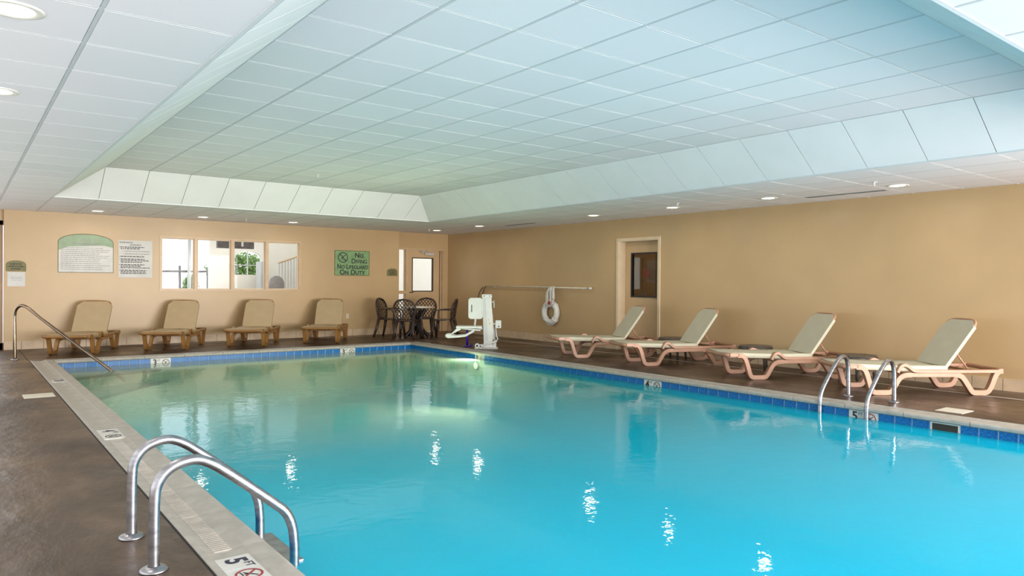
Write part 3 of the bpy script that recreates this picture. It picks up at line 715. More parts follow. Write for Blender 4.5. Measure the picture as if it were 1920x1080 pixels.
hd = MB(); hd.tube([(Xd, dy0+0.10, 1.02), (Xd-0.05, dy0+0.10, 1.02), (Xd-0.055, dy0+0.20, 1.02)], 0.012, 8); hd.build('door_handle', M['steel'], leaf)
# dim corridor behind it
cb = MB(); cb.box(XR+1.5, XR+1.6, 7.8, 11.2, 0, 3.0); cb.box(XR+0.23, XR+1.6, 7.7, 7.8, 0, 3.0); cb.box(XR+0.23, XR+1.6, 11.2, 11.3, 0, 3.0); cb.box(XR+0.23, XR+1.6, 7.8, 11.2, 2.7, 2.8); cb.box(XR+0.31, XR+1.5, 7.8, 11.2, -0.1, 0)
struct('wall_corridor', cb, M['wall'])
area_light('corridor_fill', (XR+0.9, 9.6, 2.65), (XR+0.9, 9.6, 0), 0.6, 0.6, 16, (1, 0.9, 0.75))  # added light with no fitting, brightens the view through the door glass
# ---- door_3: glazed door at the far left of the back wall
d3 = MB(); Y3 = YB1+0.10
for x in (XL, -0.33, wx0-0.07): d3.box(x, x+0.06, Y3, Y3+0.08, 0, 2.36)
d3.box(XL, wx0, Y3, Y3+0.08, 2.28, 2.36); d3.box(XL, wx0, Y3, Y3+0.08, 0.0, 0.12)
door3 = struct('door_3', d3, M['tanframe'])
bar(XL+0.06, -0.33, 0.12, 2.28, Y3+0.03, Y3+0.036).build('glass', M['pane'], door3); bar(-0.27, wx0-0.07, 0.12, 2.28, Y3+0.03, Y3+0.036).build('glass', M['pane'], door3)

# ---- beyond the back window: terrace on the left, lobby on the right
gf = MB(); gf.box(-3.5, 14, YB1+0.25, 26, -0.12, -0.02); gf.box(XL, 8.6, YB1+0.14, YB1+0.25, -0.12, -0.02); struct('floor_lobby', gf, M['lobbyfloor'])
lw = MB(); lw.box(5.28, 5.93, 20.0, 20.15, 0, 3.4); lw.box(6.65, 9.2, 20.0, 20.15, 0, 3.4); lw.box(5.93, 6.65, 20.0, 20.15, 0, 1.46); lw.box(5.93, 6.65, 20.0, 20.15, 2.12, 3.4)
lw.box(8.0, 8.1, YB1+0.4, 20.0, 0, 3.2); lw.box(8.1, 12.0, 18.9, 19.0, 0, 3.2)
arc = [(5.93, 2.12)]+[(6.29-0.36*math.cos(a*pi/12), 1.90+0.20*math.sin(a*pi/12)) for a in range(13)]+[(6.65, 2.12)]
lw.prism(arc, 0, 0.15, frame_mtx((1, 0, 0), (0, 0, 1), (0, 20.15, 0)))
struct('wall_lobby', lw, M['lobby'])
wb = MB(); wb.box(6.28, 6.30, 20.05, 20.1, 1.46, 2.1); wb.box(5.93, 6.65, 20.05, 20.1, 1.71, 1.73)
struct('window_2', wb, M['white'])
def leaves(cx, cy, cz, rx, ry, rz_, n, seed):
    rnd = random.Random(seed); b = MB()
    for _ in range(n):
        d = Vector((rnd.gauss(0, 1), rnd.gauss(0, 1), rnd.gauss(0, 1))).normalized()*rnd.uniform(0.5, 1)
        c = Vector((cx+d.x*rx, cy+d.y*ry, cz+d.z*rz_)); a = Vector((rnd.uniform(-1, 1), rnd.uniform(-1, 1), rnd.uniform(-1, 1))).normalized()*0.07
        e = a.orthogonal().normalized()*0.03
        b.add([c-a, c+e, c+a, c-e], [(0, 1, 2, 3)])
    return b
sh = thing('shrub', 'green shrub seen through the arched lobby window', 'shrub', (6.6, 22.0, 0))
leaves(0, 0, 1.62, 0.95, 0.45, 0.55, 2600, 3).build('foliage', M['leaf'], sh)['kind'] = 'stuff'
a = MB(); a.tube([(0, 0, -0.02), (0.03, 0, 1.3)], 0.03, 8); a.build('stem', M['tanframe'], sh)
sh = thing('shrub', 'small green shrub behind the terrace rail, left window pane', 'shrub', (5.12, 21.3, 0))
leaves(0, 0, 1.15, 0.22, 0.25, 0.35, 260, 5).build('foliage', M['leaf'], sh)['kind'] = 'stuff'
a = MB(); a.tube([(0, 0, -0.02), (-0.02, 0, 0.5), (-0.10, 0, 0.95)], 0.02, 8); a.build('stem', M['slate'], sh)
rl = thing('terrace_rail', 'dark terrace rail seen through the left window panes', 'railing', (4.6, 20.9, 0))
a = MB(); a.tube([(-0.75, 0, 1.53), (1.10, 0, 1.54)], 0.03, 8); a.build('top_rail', M['slate'], rl)
for x in (0.15, 0.87):
    a = MB(); a.tube([(x, 0, -0.02), (x, 0, 1.69 if x < 0.5 else 1.62)], 0.035, 8); a.build('post', M['slate'], rl)
cm = thing('porch_column', 'slim grey porch column seen through the first window pane', 'column', (4.87, 20.4, 0))
a = MB(); a.box(-0.04, 0.04, -0.04, 0.04, -0.02, 2.9); a.build('shaft', M['lightgrey'], cm)
a = MB(); a.box(-0.07, 0.07, -0.07, 0.07, -0.019, 0.12); a.build('plinth', M['lightgrey'], cm)
sg = thing('hanging_box', 'dark grey box hung high in the lobby behind the second mullion', 'box', (5.25, 17.6, 2.15))
a = MB(); a.box(-0.44, 0.40, -0.06, 0.06, -0.09, 0.10); a.build('housing', M['slate'], sg)
a = MB(); a.box(0.10, 0.15, -0.068, -0.06, -0.04, 0.09); a.build('divider', M['white'], sg)
for x in (-0.25, 0.25):
    a = MB(); a.tube([(x, 0, 0.09), (x, 0, 1.0)], 0.008, 6); a.build('hanger', M['slate'], sg)
ct = thing('cabinet', 'tall grey cabinet left of the chair seen through the window', 'cabinet', (6.53, 19.6, 0))
a = MB(); a.box(-0.10, 0.10, -0.2, 0.2, 0, 1.81); a.build('body', M['lightgrey'], ct)
a = MB(); a.box(-0.095, 0.095, -0.215, -0.2, 0.05, 1.77); a.build('door', M['lightgrey'], ct)
oc = thing('lobby_chair', 'grey rounded chair seen through the right window pane', 'chair', (6.31, 17.9, 0))
a = MB(); P = [(-0.20, 0.95)]+[(-0.20*math.cos(k*pi/10), 1.22+0.21*math.sin(k*pi/10)) for k in range(11)]+[(0.20, 0.95)]
a.prism(P, 0, 0.06, frame_mtx((1, 0, 0), (0, 0, 1), (0, 0, 0))); a.build('backrest', M['greychair'], oc, bevel=0.015)
a = MB(); a.box(-0.24, 0.24, -0.45, 0.0, 0.90, 0.97); a.build('seat', M['greychair'], oc, bevel=0.02)
a = MB(); a.tube([(0, -0.22, 0.1), (0, -0.22, 0.91)], 0.03, 10); a.tube([(-0.22, -0.22, 0.02), (0.22, -0.22, 0.02)], 0.025, 8); a.tube([(0, -0.44, 0.02), (0, 0, 0.02)], 0.025, 8); a.tube([(0, -0.22, 0.02), (0, -0.22, 0.1)], 0.03, 8); a.build('base', M['dark'], oc)

sr = thing('stair_railing', 'pale sloping stair railing at the right edge of the back window', 'railing', (6.76, 19.0, 0))
a = MB(); a.tube([(0, 0, 1.77), (0.75, 0, 2.04)], 0.022, 8); a.build('handrail', M['doortan'], sr)
for k in range(9):
    x = 0.03+k*0.08
    a = MB(); a.box(x-0.012, x+0.012, -0.012, 0.012, -0.02, 1.77+x*0.36); a.build('baluster', M['lightgrey'], sr)
# ================================================================== THINGS ON THE WALLS
def dashes(parent, x0, x1, z0, z1, rows, m, seed, size=0.5, align='left', y=-0.0062, bullets=False, name='print_lines'):
    """illegible lines of small print as strips of word lengths"""
    rnd = random.Random(seed); mb = MB(); dz = (z1-z0)/rows
    for r in range(rows):
        if bullets and r in bullets: continue
        z = z1-dz*(r+0.5); x = x0; end = x1-rnd.uniform(0, 0.35)*(x1-x0)
        if align == 'center': x = x0+(x1-end)/2; end = x1-(x1-end)/2
        while x < end:
            L = rnd.uniform(0.018, 0.06)
            mb.box(x, min(x+L, end), y, y+0.001, z-dz*size/2, z+dz*size/2); x += L+0.010
    o = mb.build(name, m, parent); return o
# arched pool-rules sign
t = thing('arched_rules_sign', 'large white and green arched pool rules sign left of the square notice', 'sign', (1.955, YB1, 1.72))
def arch_poly(wd, h0, hs, ht, n=16):
    return [(-wd/2, h0), (wd/2, h0), (wd/2, hs)]+[(wd/2*math.cos(a*pi/n), hs+(ht-hs)*math.sin(a*pi/n)) for a in range(1, n)]+[(-wd/2, hs)]
a = MB(); a.prism(arch_poly(0.93, -0.295, 0.29, 0.455), 0, 0.006, BACK(0, 0, 0.0)); a.build('sign_edge', M['signedge'], t)
a = MB(); a.prism(arch_poly(0.91, -0.285, 0.285, 0.44), 0, 0.009, BACK(0, 0, 0.0)); a.build('sign_panel', M['archgreen'], t)
a = MB(); a.prism([(-0.455, -0.285), (0.455, -0.285), (0.455, 0.20), (0.30, 0.235), (-0.30, 0.20), (-0.455, 0.13)], 0.009, 0.0100, BACK(0, 0, 0.0)); a.build('pale_field', M['paper'], t)
text('POOL', 0.07, M['greyprint'], BACK(0, 0.325, -0.0102), t, 'heading')
dashes(t, -0.26, 0.26, 0.23, 0.29, 1, M['greyprint'], 11, 0.5, 'center', -0.0112)
dashes(t, -0.42, 0.42, -0.25, 0.20, 12, M['greyprint'], 12, 0.30, 'left', -0.0112)
# rectangular warning sign
t = thing('warning_notice', 'square white notice of black printed rules beside the window', 'sign', (2.81, YB1, 1.71))
a = MB(); a.box(-0.305, 0.305, -0.010, 0, -0.37, 0.37); a.build('sign_panel', M['paper'], t)
text('WARNING', 0.05, M['black'], BACK(-0.17, 0.325, -0.0105), t, 'heading')
dashes(t, -0.15, 0.15, 0.26, 0.30, 1, M['greyprint'], 20, 0.6, 'center', -0.0118)
zz = 0.25
for k, (rows, bul) in enumerate(((2, 1), (1, 0), (1, 0), (1, 1), (3, 1), (3, 1), (3, 1))):
    h_ = rows*0.030
    dashes(t, -0.265 if bul else -0.2, 0.26, zz-h_, zz, rows, M['black'] if bul else M['greyprint'], 30+k, 0.52, 'left' if bul else 'center', -0.0118)
    if bul: a = MB(); a.box(-0.288, -0.276, -0.0118, -0.0108, zz-0.022, zz-0.010); a.build('bullet', M['black'], t)
    zz -= h_+0.022
# no diving sign
t = thing('no_diving_sign', 'green sign reading No Diving No Lifeguard On Duty', 'sign', (7.48, YB1, 1.735))
def rrect(w_, h_, r):
    P = []
    for cx, cy, a0 in ((w_/2-r, h_/2-r, 0), (-w_/2+r, h_/2-r, pi/2), (-w_/2+r, -h_/2+r, pi), (w_/2-r, -h_/2+r, 1.5*pi)):
        P += [(cx+r*math.cos(a0+i*pi/8), cy+r*math.sin(a0+i*pi/8)) for i in range(5)]
    return P
a = MB(); a.prism(rrect(0.90, 0.60, 0.03), 0, 0.010, BACK(0, 0, 0)); a.build('sign_edge', M['signedge'], t)
a = MB(); a.prism(rrect(0.87, 0.57, 0.025), 0.010, 0.012, BACK(0, 0, 0)); a.build('sign_panel', M['signgreen'], t)
f_ = -0.0135
text('No', 0.165, M['black'], BACK(0.175, 0.185, f_), t, 'lettering', caps=True, bold=0.003)
text('Diving', 0.165, M['black'], BACK(0.18, 0.045, f_), t, 'lettering', caps=True, bold=0.003, sx=0.9)
text('No Lifeguard', 0.155, M['black'], BACK(0.01, -0.09, f_), t, 'lettering', caps=True, bold=0.003, sx=0.88)
text('On Duty', 0.165, M['black'], BACK(0.0, -0.225, f_), t, 'lettering', caps=True, bold=0.003)
nodiving(BACK(-0.24, 0.13, f_), 0.125, M['black'], M['black'], t)
# small plaques
for (x, z, w_, h_, lab, nm) in ((0.84, 1.435, 0.31, 0.20, 'small olive arched plaque above the white notice by the left corner', 0), (8.555, 1.44, 0.29, 0.19, 'small olive arched plaque left of the back door', 1)):
    t = thing('arched_plaque', lab, 'sign', (x, YB1, z), 0, 'olive arched plaques')
    a = MB(); a.prism(arch_poly(w_, 0, h_*0.62, h_), 0, 0.008, BACK(0, 0, 0)); a.build('plaque_panel', M['olive'], t)
    dashes(t, -w_*0.36, w_*0.36, h_*0.12, h_*0.78, 3, M['black'], 50+nm, 0.45, 'center', -0.0095)
t = thing('paper_notice', 'small white paper notice below the olive plaque by the left corner', 'notice', (0.845, YB1, 1.29))
a = MB(); a.box(-0.135, 0.135, -0.004, 0, -0.13, 0.13); a.build('sheet', M['paper'], t)
dashes(t, -0.09, 0.10, -0.03, 0.05, 3, M['greyprint'], 60, 0.25, 'center', -0.0052)
t = thing('wall_outlet', 'white wall outlet low between the last lounger and the table', 'outlet', (7.365, YB1, 0.47))
a = MB(); a.cbox((0, -0.003, 0), (0.075, 0.006, 0.118)); a.build('cover_plate', M['pale'], t)
for z in (-0.025, 0.025): a = MB(); a.cbox((0, -0.0065, z), (0.034, 0.003, 0.028)); a.build('socket', M['lightgrey'], t)

# life-hook pole on right wall with the crook, ring buoy and rope
t = thing('life_hook', 'long pale life hook pole hung flat on the right wall', 'pole', (XR, 12.5, 1.205))
a = MB(); a.tube([(-0.055, 1.93, 0.010), (-0.055, 0.0, 0.0), (-0.055, -1.75, -0.012)], 0.016, 10); a.build('pole', M['pole'], t)
a = MB(); a.tube([(-0.055, -1.72, -0.012), (-0.055, -1.84, -0.013)], 0.021, 10); a.build('end_cap', M['white'], t)
cr_ = [(1.717, 0.017), (1.862, 0.003), (1.949, -0.066), (2.007, -0.169), (2.03, -0.32), (2.06, -0.45), (2.14, -0.50), (2.19, -0.44), (2.19, -0.30), (2.171, -0.197), (2.097, -0.10), (1.99, -0.03)]
a = MB(); a.tube([(-0.055, y, z) for y, z in smooth([Vector(p) for p in cr_], 2)], 0.010, 8); a.build('crook', M['dark'], t)
for y in (1.5, -0.35, -1.55):
    a = MB(); a.tube([(-0.002, y, -0.03), (-0.055, y, -0.028), (-0.078, y, -0.005)], 0.006, 6); a.build('bracket', M['white'], t)
t = thing('ring_buoy', 'white ring buoy hanging below the life hook pole', 'life ring', (XR-0.075, 11.91, 0.655))
a = MB(); a.tube([(0, 0.205*math.cos(k*pi/16), 0.205*math.sin(k*pi/16)) for k in range(32)], 0.062, 12, closed=True); a.build('ring', M['buoy'], t)
a = MB(); a.tube([(-0.01*math.sin(k*1.3)-0.005, 0.278*math.cos(k*pi/16)*(1+0.03*math.sin(k*2)), 0.278*math.sin(k*pi/16)) for k in range(32)], 0.010, 6, closed=True); a.build('grab_line', M['rope'], t)
for k in range(4):
    an = pi/4+k*pi/2; c = Vector((0, 0.205*math.cos(an), 0.205*math.sin(an))); d = Vector((0, math.cos(an), math.sin(an))); s2 = Vector((0, -math.sin(an), math.cos(an)))
    a = MB(); a.tube([c+s2*0.0+(d*math.cos(q)+Vector((1, 0, 0))*math.sin(q))*0.066 for q in [i*pi/6 for i in range(12)]], 0.012, 6, closed=True); a.build('strap', M['rope'], t)
t = thing('rope_coil', 'white rope looped over the pole above the ring buoy', 'rope', (XR-0.125, 11.80, 1.21))
rn = random.Random(4)
a = MB()
for k in range(9):
    o1 = rn.uniform(-0.055, 0.055); wd = rn.uniform(0.05, 0.10); ln = rn.uniform(0.30, 0.45); xx = -0.03-0.018*(k % 3)
    lp = [(0.05, o1, 0.028), (xx, o1+wd*0.6, -0.06), (xx, o1+wd, -ln*0.6), (xx, o1+wd*0.4, -ln), (xx, o1-wd*0.4, -ln), (xx, o1-wd, -ln*0.6), (xx, o1-wd*0.6, -0.06)]
    a.tube(smooth(lp, 2, True), 0.010, 6, closed=True)
a.build('rope_loops', M['rope'], t)
a = MB(); a.tube([(-0.06, -0.09+0.02*math.cos(q*0.9), -0.30+q*0.012) for q in range(10)], 0.012, 6); a.build('rope_tail', M['rope'], t)
a = MB(); a.cbox((-0.105, -0.02, -0.345), (0.012, 0.075, 0.075), Matrix.Rotation(0.5, 4, 'X'), ch=0.004); a.build('red_tag', M['redtag'], t)

# ================================================================== RAILS AND LADDERS
def esc(parent, x, y, m):
    a = MB(); a.lathe([(0.026, 0.0), (0.060, 0.0005), (0.060, 0.006), (0.052, 0.014), (0.030, 0.020), (0.026, 0.022)], (x, y, 0), n=24); a.build('escutcheon', m, parent)
RAILR = 0.0235
t = thing('pool_ladder', 'stainless ladder rails nearest the camera on the left coping', 'ladder', (0.693, 3.76, 0))
nearp = [(0.0, 0.0), (0.0, 0.30), (0.008, 0.385), (0.063, 0.452), (0.155, 0.478), (0.225, 0.458), (0.32, 0.388), (0.54, 0.203), (0.60, 0.150), (0.634, 0.07), (0.642, -0.03)]
for y in (-0.26, 0.26):
    P = smooth([Vector((x, y, z)) for x, z in nearp], 2)+[Vector((0.645, y, -0.5)), Vector((0.645, y, -1.2))]
    a = MB(); a.tube(P, RAILR, 16); a.build('rail', M['steel'], t)
    esc(t, 0.0, y, M['steel'])
for z in (-0.125, -0.42, -0.72, -1.02):
    a = MB(); a.box(0.585, 0.70, -0.24, 0.24, z-0.018, z+0.012); a.build('tread', M['steel'], t, bevel=0.005)
t = thing('pool_ladder', 'stainless ladder rails on the right side before the nearest lounger', 'ladder', (8.25, 3.99, 0))
P0 = [(0.0, 0.0), (-0.002, 0.20), (-0.010, 0.36), (-0.06, 0.455), (-0.14, 0.478), (-0.23, 0.445), (-0.36, 0.345), (-0.52, 0.19), (-0.60, 0.10), (-0.622, 0.02), (-0.625, -0.1)]
for y in (-0.26, 0.26):
    P = smooth([Vector((x, y, z)) for x, z in P0], 2)+[Vector((-0.625, y, -0.5)), Vector((-0.625, y, -1.2))]
    a = MB(); a.tube(P, RAILR, 16); a.build('rail', M['steel'], t); esc(t, 0.0, y, M['steel'])
for z in (-0.30, -0.60, -0.90):
    a = MB(); a.box(-0.67, -0.58, -0.24, 0.24, z-0.018, z+0.012); a.build('tread', M['steel'], t, bevel=0.005)
t = thing('pool_handrail', 'single sloping handrail into the shallow corner at far left', 'handrail', (0.72, 13.94, 0), math.atan2(-0.7506, 0.6608))
hp = [(0, 0), (-0.008, 0.55), (-0.012, 0.72), (0.02, 0.82), (0.10, 0.875), (0.19, 0.865), (0.30, 0.80), (0.55, 0.63), (1.52, 0.035), (1.80, -0.14), (2.0, -0.26)]
a = MB(); a.tube(smooth([Vector((x, 0, z)) for x, z in hp], 2), 0.024, 14); a.build('rail', M['bronze'], t); esc(t, 0, 0, M['steel'])

# ================================================================== LOUNGERS
def make_lounger(fm, sm):
    t = thing('chaise_lounger', '', 'lounger')
    HW = 0.36
    for sg in (-1, 1):
        y0, y1 = (HW-0.062, HW) if sg > 0 else (-HW, -HW+0.062)
        # foot-end loop and head-end loop, swept bands
        f1 = smooth([Vector(p) for p in [(-0.33, 0.330), (-0.24, 0.325), (-0.195, 0.25), (-0.145, 0.07), (-0.115, 0.031), (-0.05, 0.030), (0.05, 0.030), (0.095, 0.035), (0.135, 0.10), (0.195, 0.205), (0.26, 0.238), (0.34, 0.240)]], 2)
        a = MB(); a.ribbon([tuple(p) for p in f1], 0.060, y0, y1); a.build('leg', fm, t, bevel=0.012)
        f2 = smooth([Vector(p) for p in [(0.85, 0.240), (0.92, 0.238), (0.97, 0.205), (1.055, 0.07), (1.085, 0.031), (1.14, 0.030), (1.22, 0.030), (1.27, 0.04), (1.315, 0.11), (1.355, 0.23), (1.395, 0.285), (1.45, 0.290)]], 2)
        a = MB(); a.ribbon([tuple(p) for p in f2], 0.060, y0, y1); a.build('leg', fm, t, bevel=0.012)
        a = MB(); a.ribbon([(0.33, 0.240), (0.6, 0.240), (0.86, 0.240)], 0.050, y0, y1)
        up_ = smooth([Vector(p) for p in [(0.17, 0.265), (0.20, 0.335), (0.25, 0.362), (0.31, 0.335), (0.36, 0.288), (0.45, 0.283)]], 2)+[Vector((0.9, 0.283)), Vector((1.38, 0.287))]
        a.ribbon([tuple(p) for p in up_], 0.038, y0+0.006*sg, y1-0.006*sg)
        a.ribbon([(-0.44, 0.338), (-0.40, 0.338), (-0.30, 0.334)], 0.046, y0, y1)
        a.build('side_rail', fm, t, bevel=0.008)
        q = 0.23*sg
        a = MB(); a.tube([(0.95, q, 0.50), (1.10, q, 0.30)], 0.011, 8); a.build('support_strut', fm, t)
    a = MB(); a.tube(smooth([Vector(p) for p in [(-0.40, -HW+0.031, 0.338), (-0.465, -HW+0.045, 0.336), (-0.480, -HW+0.13, 0.334), (-0.485, 0, 0.330), (-0.480, HW-0.13, 0.334), (-0.465, HW-0.045, 0.336), (-0.40, HW-0.031, 0.338)]], 2), 0.026, 10); a.build('foot_rail', fm, t)
    a = MB(); a.tube(smooth([Vector(p) for p in [(1.40, -HW+0.031, 0.290), (1.46, -HW+0.04, 0.292), (1.475, -HW+0.12, 0.290), (1.48, 0, 0.285), (1.475, HW-0.12, 0.290), (1.46, HW-0.04, 0.292), (1.40, HW-0.031, 0.290)]], 2), 0.026, 10); a.build('head_rail', fm, t)
    for x, z in ((0.28, 0.245), (1.11, 0.285)):
        a = MB(); a.box(x-0.02, x+0.02, -HW+0.06, HW-0.06, z-0.014, z+0.014); a.build('cross_bar', fm, t, bevel=0.005)
    # seat sling: slightly sagging sheet wrapped at the sides
    n = 16; W = 0.318; vs = []; fs = []
    sec = [(-W-0.012, -0.058), (-W-0.012, -0.006), (-W, 0.006), (-W/2, -0.004), (0, -0.010), (W/2, -0.004), (W, 0.006), (W+0.012, -0.006), (W+0.012, -0.058)]
    for i in range(n+1):
        x = -0.445+(1.235*i/n); z = 0.362-0.010*math.sin(pi*i/n)-0.028*max(0, (i-3)/n)
        for (y, dz) in sec: vs.append((x, y, z+dz))
    k = len(sec)
    for i in range(n):
        for jn in range(k-1): a0_ = i*k+jn; fs.append((a0_, a0_+k, a0_+k+1, a0_+1))
    a = MB(); a.add(vs, fs, True); o = a.build('seat_sling', sm, t); md = o.modifiers.new('s', 'SOLIDIFY'); md.thickness = 0.006
    # backrest in its own plane: u across, v up
    P0 = Vector((0.79, 0, 0.335)); d = Vector((0.395, 0, 0.545)).normalized(); Lb = 0.675; nn = Vector((-d.z, 0, d.x))
    def bpnt(u, v, w_=0): return P0+d*v+Vector((0, u, 0))+nn*w_
    fr = [(-0.275, 0.0), (-0.275, 0.45), (-0.272, 0.62), (-0.215, 0.685), (0, 0.69), (0.215, 0.685), (0.272, 0.62), (0.275, 0.45), (0.275, 0.0)]
    a = MB(); a.tube(smooth([bpnt(u, v, -0.012) for u, v in fr], 2), 0.017, 10); a.tube([bpnt(-0.27, 0.02, -0.012), bpnt(0.27, 0.02, -0.012)], 0.014, 8)
    bf = a.build('backrest', fm, t)
    pol = [(-0.290, 0.0), (0.290, 0.0), (0.294, 0.3), (0.292, 0.585), (0.205, 0.672), (-0.205, 0.672), (-0.292, 0.585), (-0.294, 0.3)]
    a = MB(); vs = [bpnt(u, v, 0.008) for u, v in pol]+[bpnt(u*1.015, v, -0.030) for u, v in pol]; m_ = len(pol)
    a.add(vs, [tuple(range(m_)), tuple(range(2*m_-1, m_-1, -1))]+[(i, m_+i, m_+(i+1) % m_, (i+1) % m_) for i in range(m_)])
    a.build('backrest_sling', sm, bf, bevel=0.005)
    return t
LR = make_lounger(M['roseframe_lit'], M['slingcream_lit']); LT = make_lounger(M['tanframe'], M['slingtan_shaded'])
def place(proto, first, loc, deg, lab, grp):
    o = proto if first else copy_tree(proto)
    o.location = (loc[0], loc[1], 0); o.rotation_euler = (0, 0, math.radians(deg)); o['label'] = lab; o['group'] = grp; return o
def near_to_origin(nx, ny, deg):
    a = math.radians(deg); return (nx-math.sin(a)*0.33, ny+math.cos(a)*0.33)
RL = [(8.60, 9.14, -24, 'dusty rose framed lounger furthest back, in front of the narrow door'), (8.677, 7.63, -24, 'dusty rose framed lounger second from the narrow door'),
      (8.672, 5.71, -28, 'dusty rose framed lounger just left of the right pool ladder'), (8.675, 4.06, -35.5, 'dusty rose framed lounger nearest, behind the right pool ladder')]
for i, (x, y, dg, lab) in enumerate(RL): place(LR, i == 0, near_to_origin(x, y, dg), dg, lab, 'cream sling loungers along the right wall')
BL = [(1.60, 14.50, 67, 'tan framed lounger furthest left, under the arched sign'), (3.087, 14.53, 62.5, 'tan framed lounger under the left window panes'),
      (4.556, 14.49, 60, 'tan framed lounger under the right window panes'), (6.09, 14.47, 58, 'tan framed lounger below the gap between window and green sign')]
for i, (x, y, dg, lab) in enumerate(BL): place(LT, i == 0, (x, y), dg, lab, 'tan loungers in a row along the back wall')

# ================================================================== SIDE TABLES
st = None
for i, (x, y, r, lab) in enumerate(((9.84, 8.16, 0.2, 'low dark side table between the two furthest rose loungers'), (9.66, 6.43, 0.5, 'low dark side table between the second and third rose loungers'), (9.55, 4.80, -0.3, 'low dark side table just beyond the nearest rose lounger'))):
    if st is None:
        st = thing('side_table', lab, 'table', (x, y, 0), r, 'low side tables between the loungers')
        oc8 = [(0.25*math.cos(pi/8+k*pi/4)*1.03, 0.25*math.sin(pi/8+k*pi/4)*1.03) for k in range(8)]
        a = MB(); a.prism(oc8, 0.345, 0.365); a.build('table_top', M['sidetable'], st, bevel=0.006)
        a = MB(); n8 = 8
        for k in range(8):
            p, q = Vector(oc8[k])*0.985, Vector(oc8[(k+1) % 8])*0.985; bar_m = Matrix.Identity(4)
            a.tube([(p.x, p.y, 0.33), (q.x, q.y, 0.33)], 0.018, 6)
        a.build('rim', M['sidetable'], st)
        for k in range(4):
            an = pi/4+k*pi/2; c, s = math.cos(an), math.sin(an)
            a = MB(); a.tube([(0.17*c, 0.17*s, 0.335), (0.20*c, 0.20*s, 0.15), (0.215*c, 0.215*s, 0.0)], 0.024, 8, taper=[1.1, 0.9, 0.8]); a.build('leg', M['sidetable'], st)
    else:
        o = copy_tree(st); o.location = (x, y, 0); o.rotation_euler = (0, 0, r); o['label'] = lab

# ================================================================== LATTICE CHAIRS AND TABLE (corner)
def make_chair():
    t = thing('lattice_armchair', '', 'chair'); m = M['bronzeplastic']
    # seat
    P = smooth([Vector(p) for p in [(-0.22, -0.20), (0.22, -0.25), (0.25, 0), (0.22, 0.25), (-0.22, 0.20)]], 2, True)
    a = MB(); a.prism([(p.x, p.y) for p in P], 0.405, 0.435); a.build('seat', m, t, bevel=0.008)
    hw = lambda v: 0.195+0.065*math.sin(min(v/0.30, 1)*pi/2) if v < 0.24 else 0.26*math.sqrt(max(0, 1-((v-0.24)/0.235)**2))**0.85
    hmax = 0.475
    def bp_(u, v): return Vector((-0.205-0.16*v+0.55*u*u, u, 0.425+v))
    side = [(hw(v), v) for v in [i*0.475/22 for i in range(22)]]
    outline = [bp_(-u, v) for u, v in side]+[bp_(0, 0.475)]+[bp_(u, v) for u, v in reversed(side)]
    a = MB(); a.tube(outline, 0.023, 8); a.tube([bp_(-0.19+0.38*i/6, 0.0) for i in range(7)], 0.022, 8); bk_ = a.build('backrest', m, t)
    a = MB()
    inside = lambda u, v: 0.02 < v < 0.455 and abs(u) < hw(v)-0.004
    for sgn in (1, -1):
        for c in [i*0.082-0.35 for i in range(14)]:
            run = []
            for k in range(60):
                v = k*0.475/59; u = sgn*(v-0.2)*0.85+c-0.10
                if inside(u, v): run.append(bp_(u, v))
                else:
                    if len(run) > 2: a.tube(run[::3]+[run[-1]], 0.0095, 4)
                    run = []
            if len(run) > 2: a.tube(run[::3]+[run[-1]], 0.0095, 4)
    a.build('lattice', m, bk_)
    for sg in (-1, 1):
        a = MB(); a.tube(smooth([Vector(p) for p in [(-0.17, 0.245*sg, 0.655), (-0.05, 0.275*sg, 0.660), (0.12, 0.285*sg, 0.655), (0.20, 0.275*sg, 0.635), (0.225, 0.262*sg, 0.56), (0.215, 0.245*sg, 0.425)]], 2), 0.019, 8, flat=0.7); a.build('armrest', m, t)
        a = MB(); a.tube([(0.21, 0.235*sg, 0.42), (0.24, 0.262*sg, 0.2), (0.265, 0.285*sg, 0)], 0.034, 8, taper=[1.15, 0.95, 0.75]); a.build('leg', m, t)
        a = MB(); a.tube([(-0.19, 0.185*sg, 0.42), (-0.235, 0.215*sg, 0.2), (-0.29, 0.245*sg, 0)], 0.034, 8, taper=[1.15, 0.95, 0.75]); a.build('leg', m, t)
    return t
def cam_local(cx, cy, r, d):   # offsets measured along/across the viewing direction on the ground
    s, c = math.sin(YAW), math.cos(YAW); return (cx+r*c+d*s, cy-r*s+d*c)
TC = (8.52, 14.70)
CH = make_chair()
DIR_R = -YAW
chs = [(-0.14, -0.52, 78, 'dark lattice-back armchair seen from behind, nearest the pool corner'), (0.66, -0.06, 174, 'dark lattice-back armchair on the right side of the round table'),
       (0.08, 0.60, -98, 'dark lattice-back armchair behind the round table, facing the pool'), (-0.66, 0.12, -16, 'dark lattice-back armchair on the far left of the round table')]
for i, (r, d, fac, lab) in enumerate(chs):
    o = CH if i == 0 else copy_tree(CH); x, y = cam_local(*TC, r, d)
    o.location = (x, y, 0); o.rotation_euler = (0, 0, DIR_R+math.radians(fac)); o['label'] = lab; o['group'] = 'lattice chairs round the corner table'
t = thing('round_table', 'small round patio table with pale top in the back corner', 'table', (*TC, 0), DIR_R+0.5)
a = MB(); a.lathe([(0.001, 0.722), (0.375, 0.722), (0.388, 0.715), (0.390, 0.700), (0.375, 0.690), (0.001, 0.690)], n=36); a.build('table_top', M['tabletop'], t)
a = MB(); a.lathe([(0.001, 0.689), (0.16, 0.689), (0.15, 0.665), (0.001, 0.66)], n=20); a.build('hub_plate', M['dark'], t)
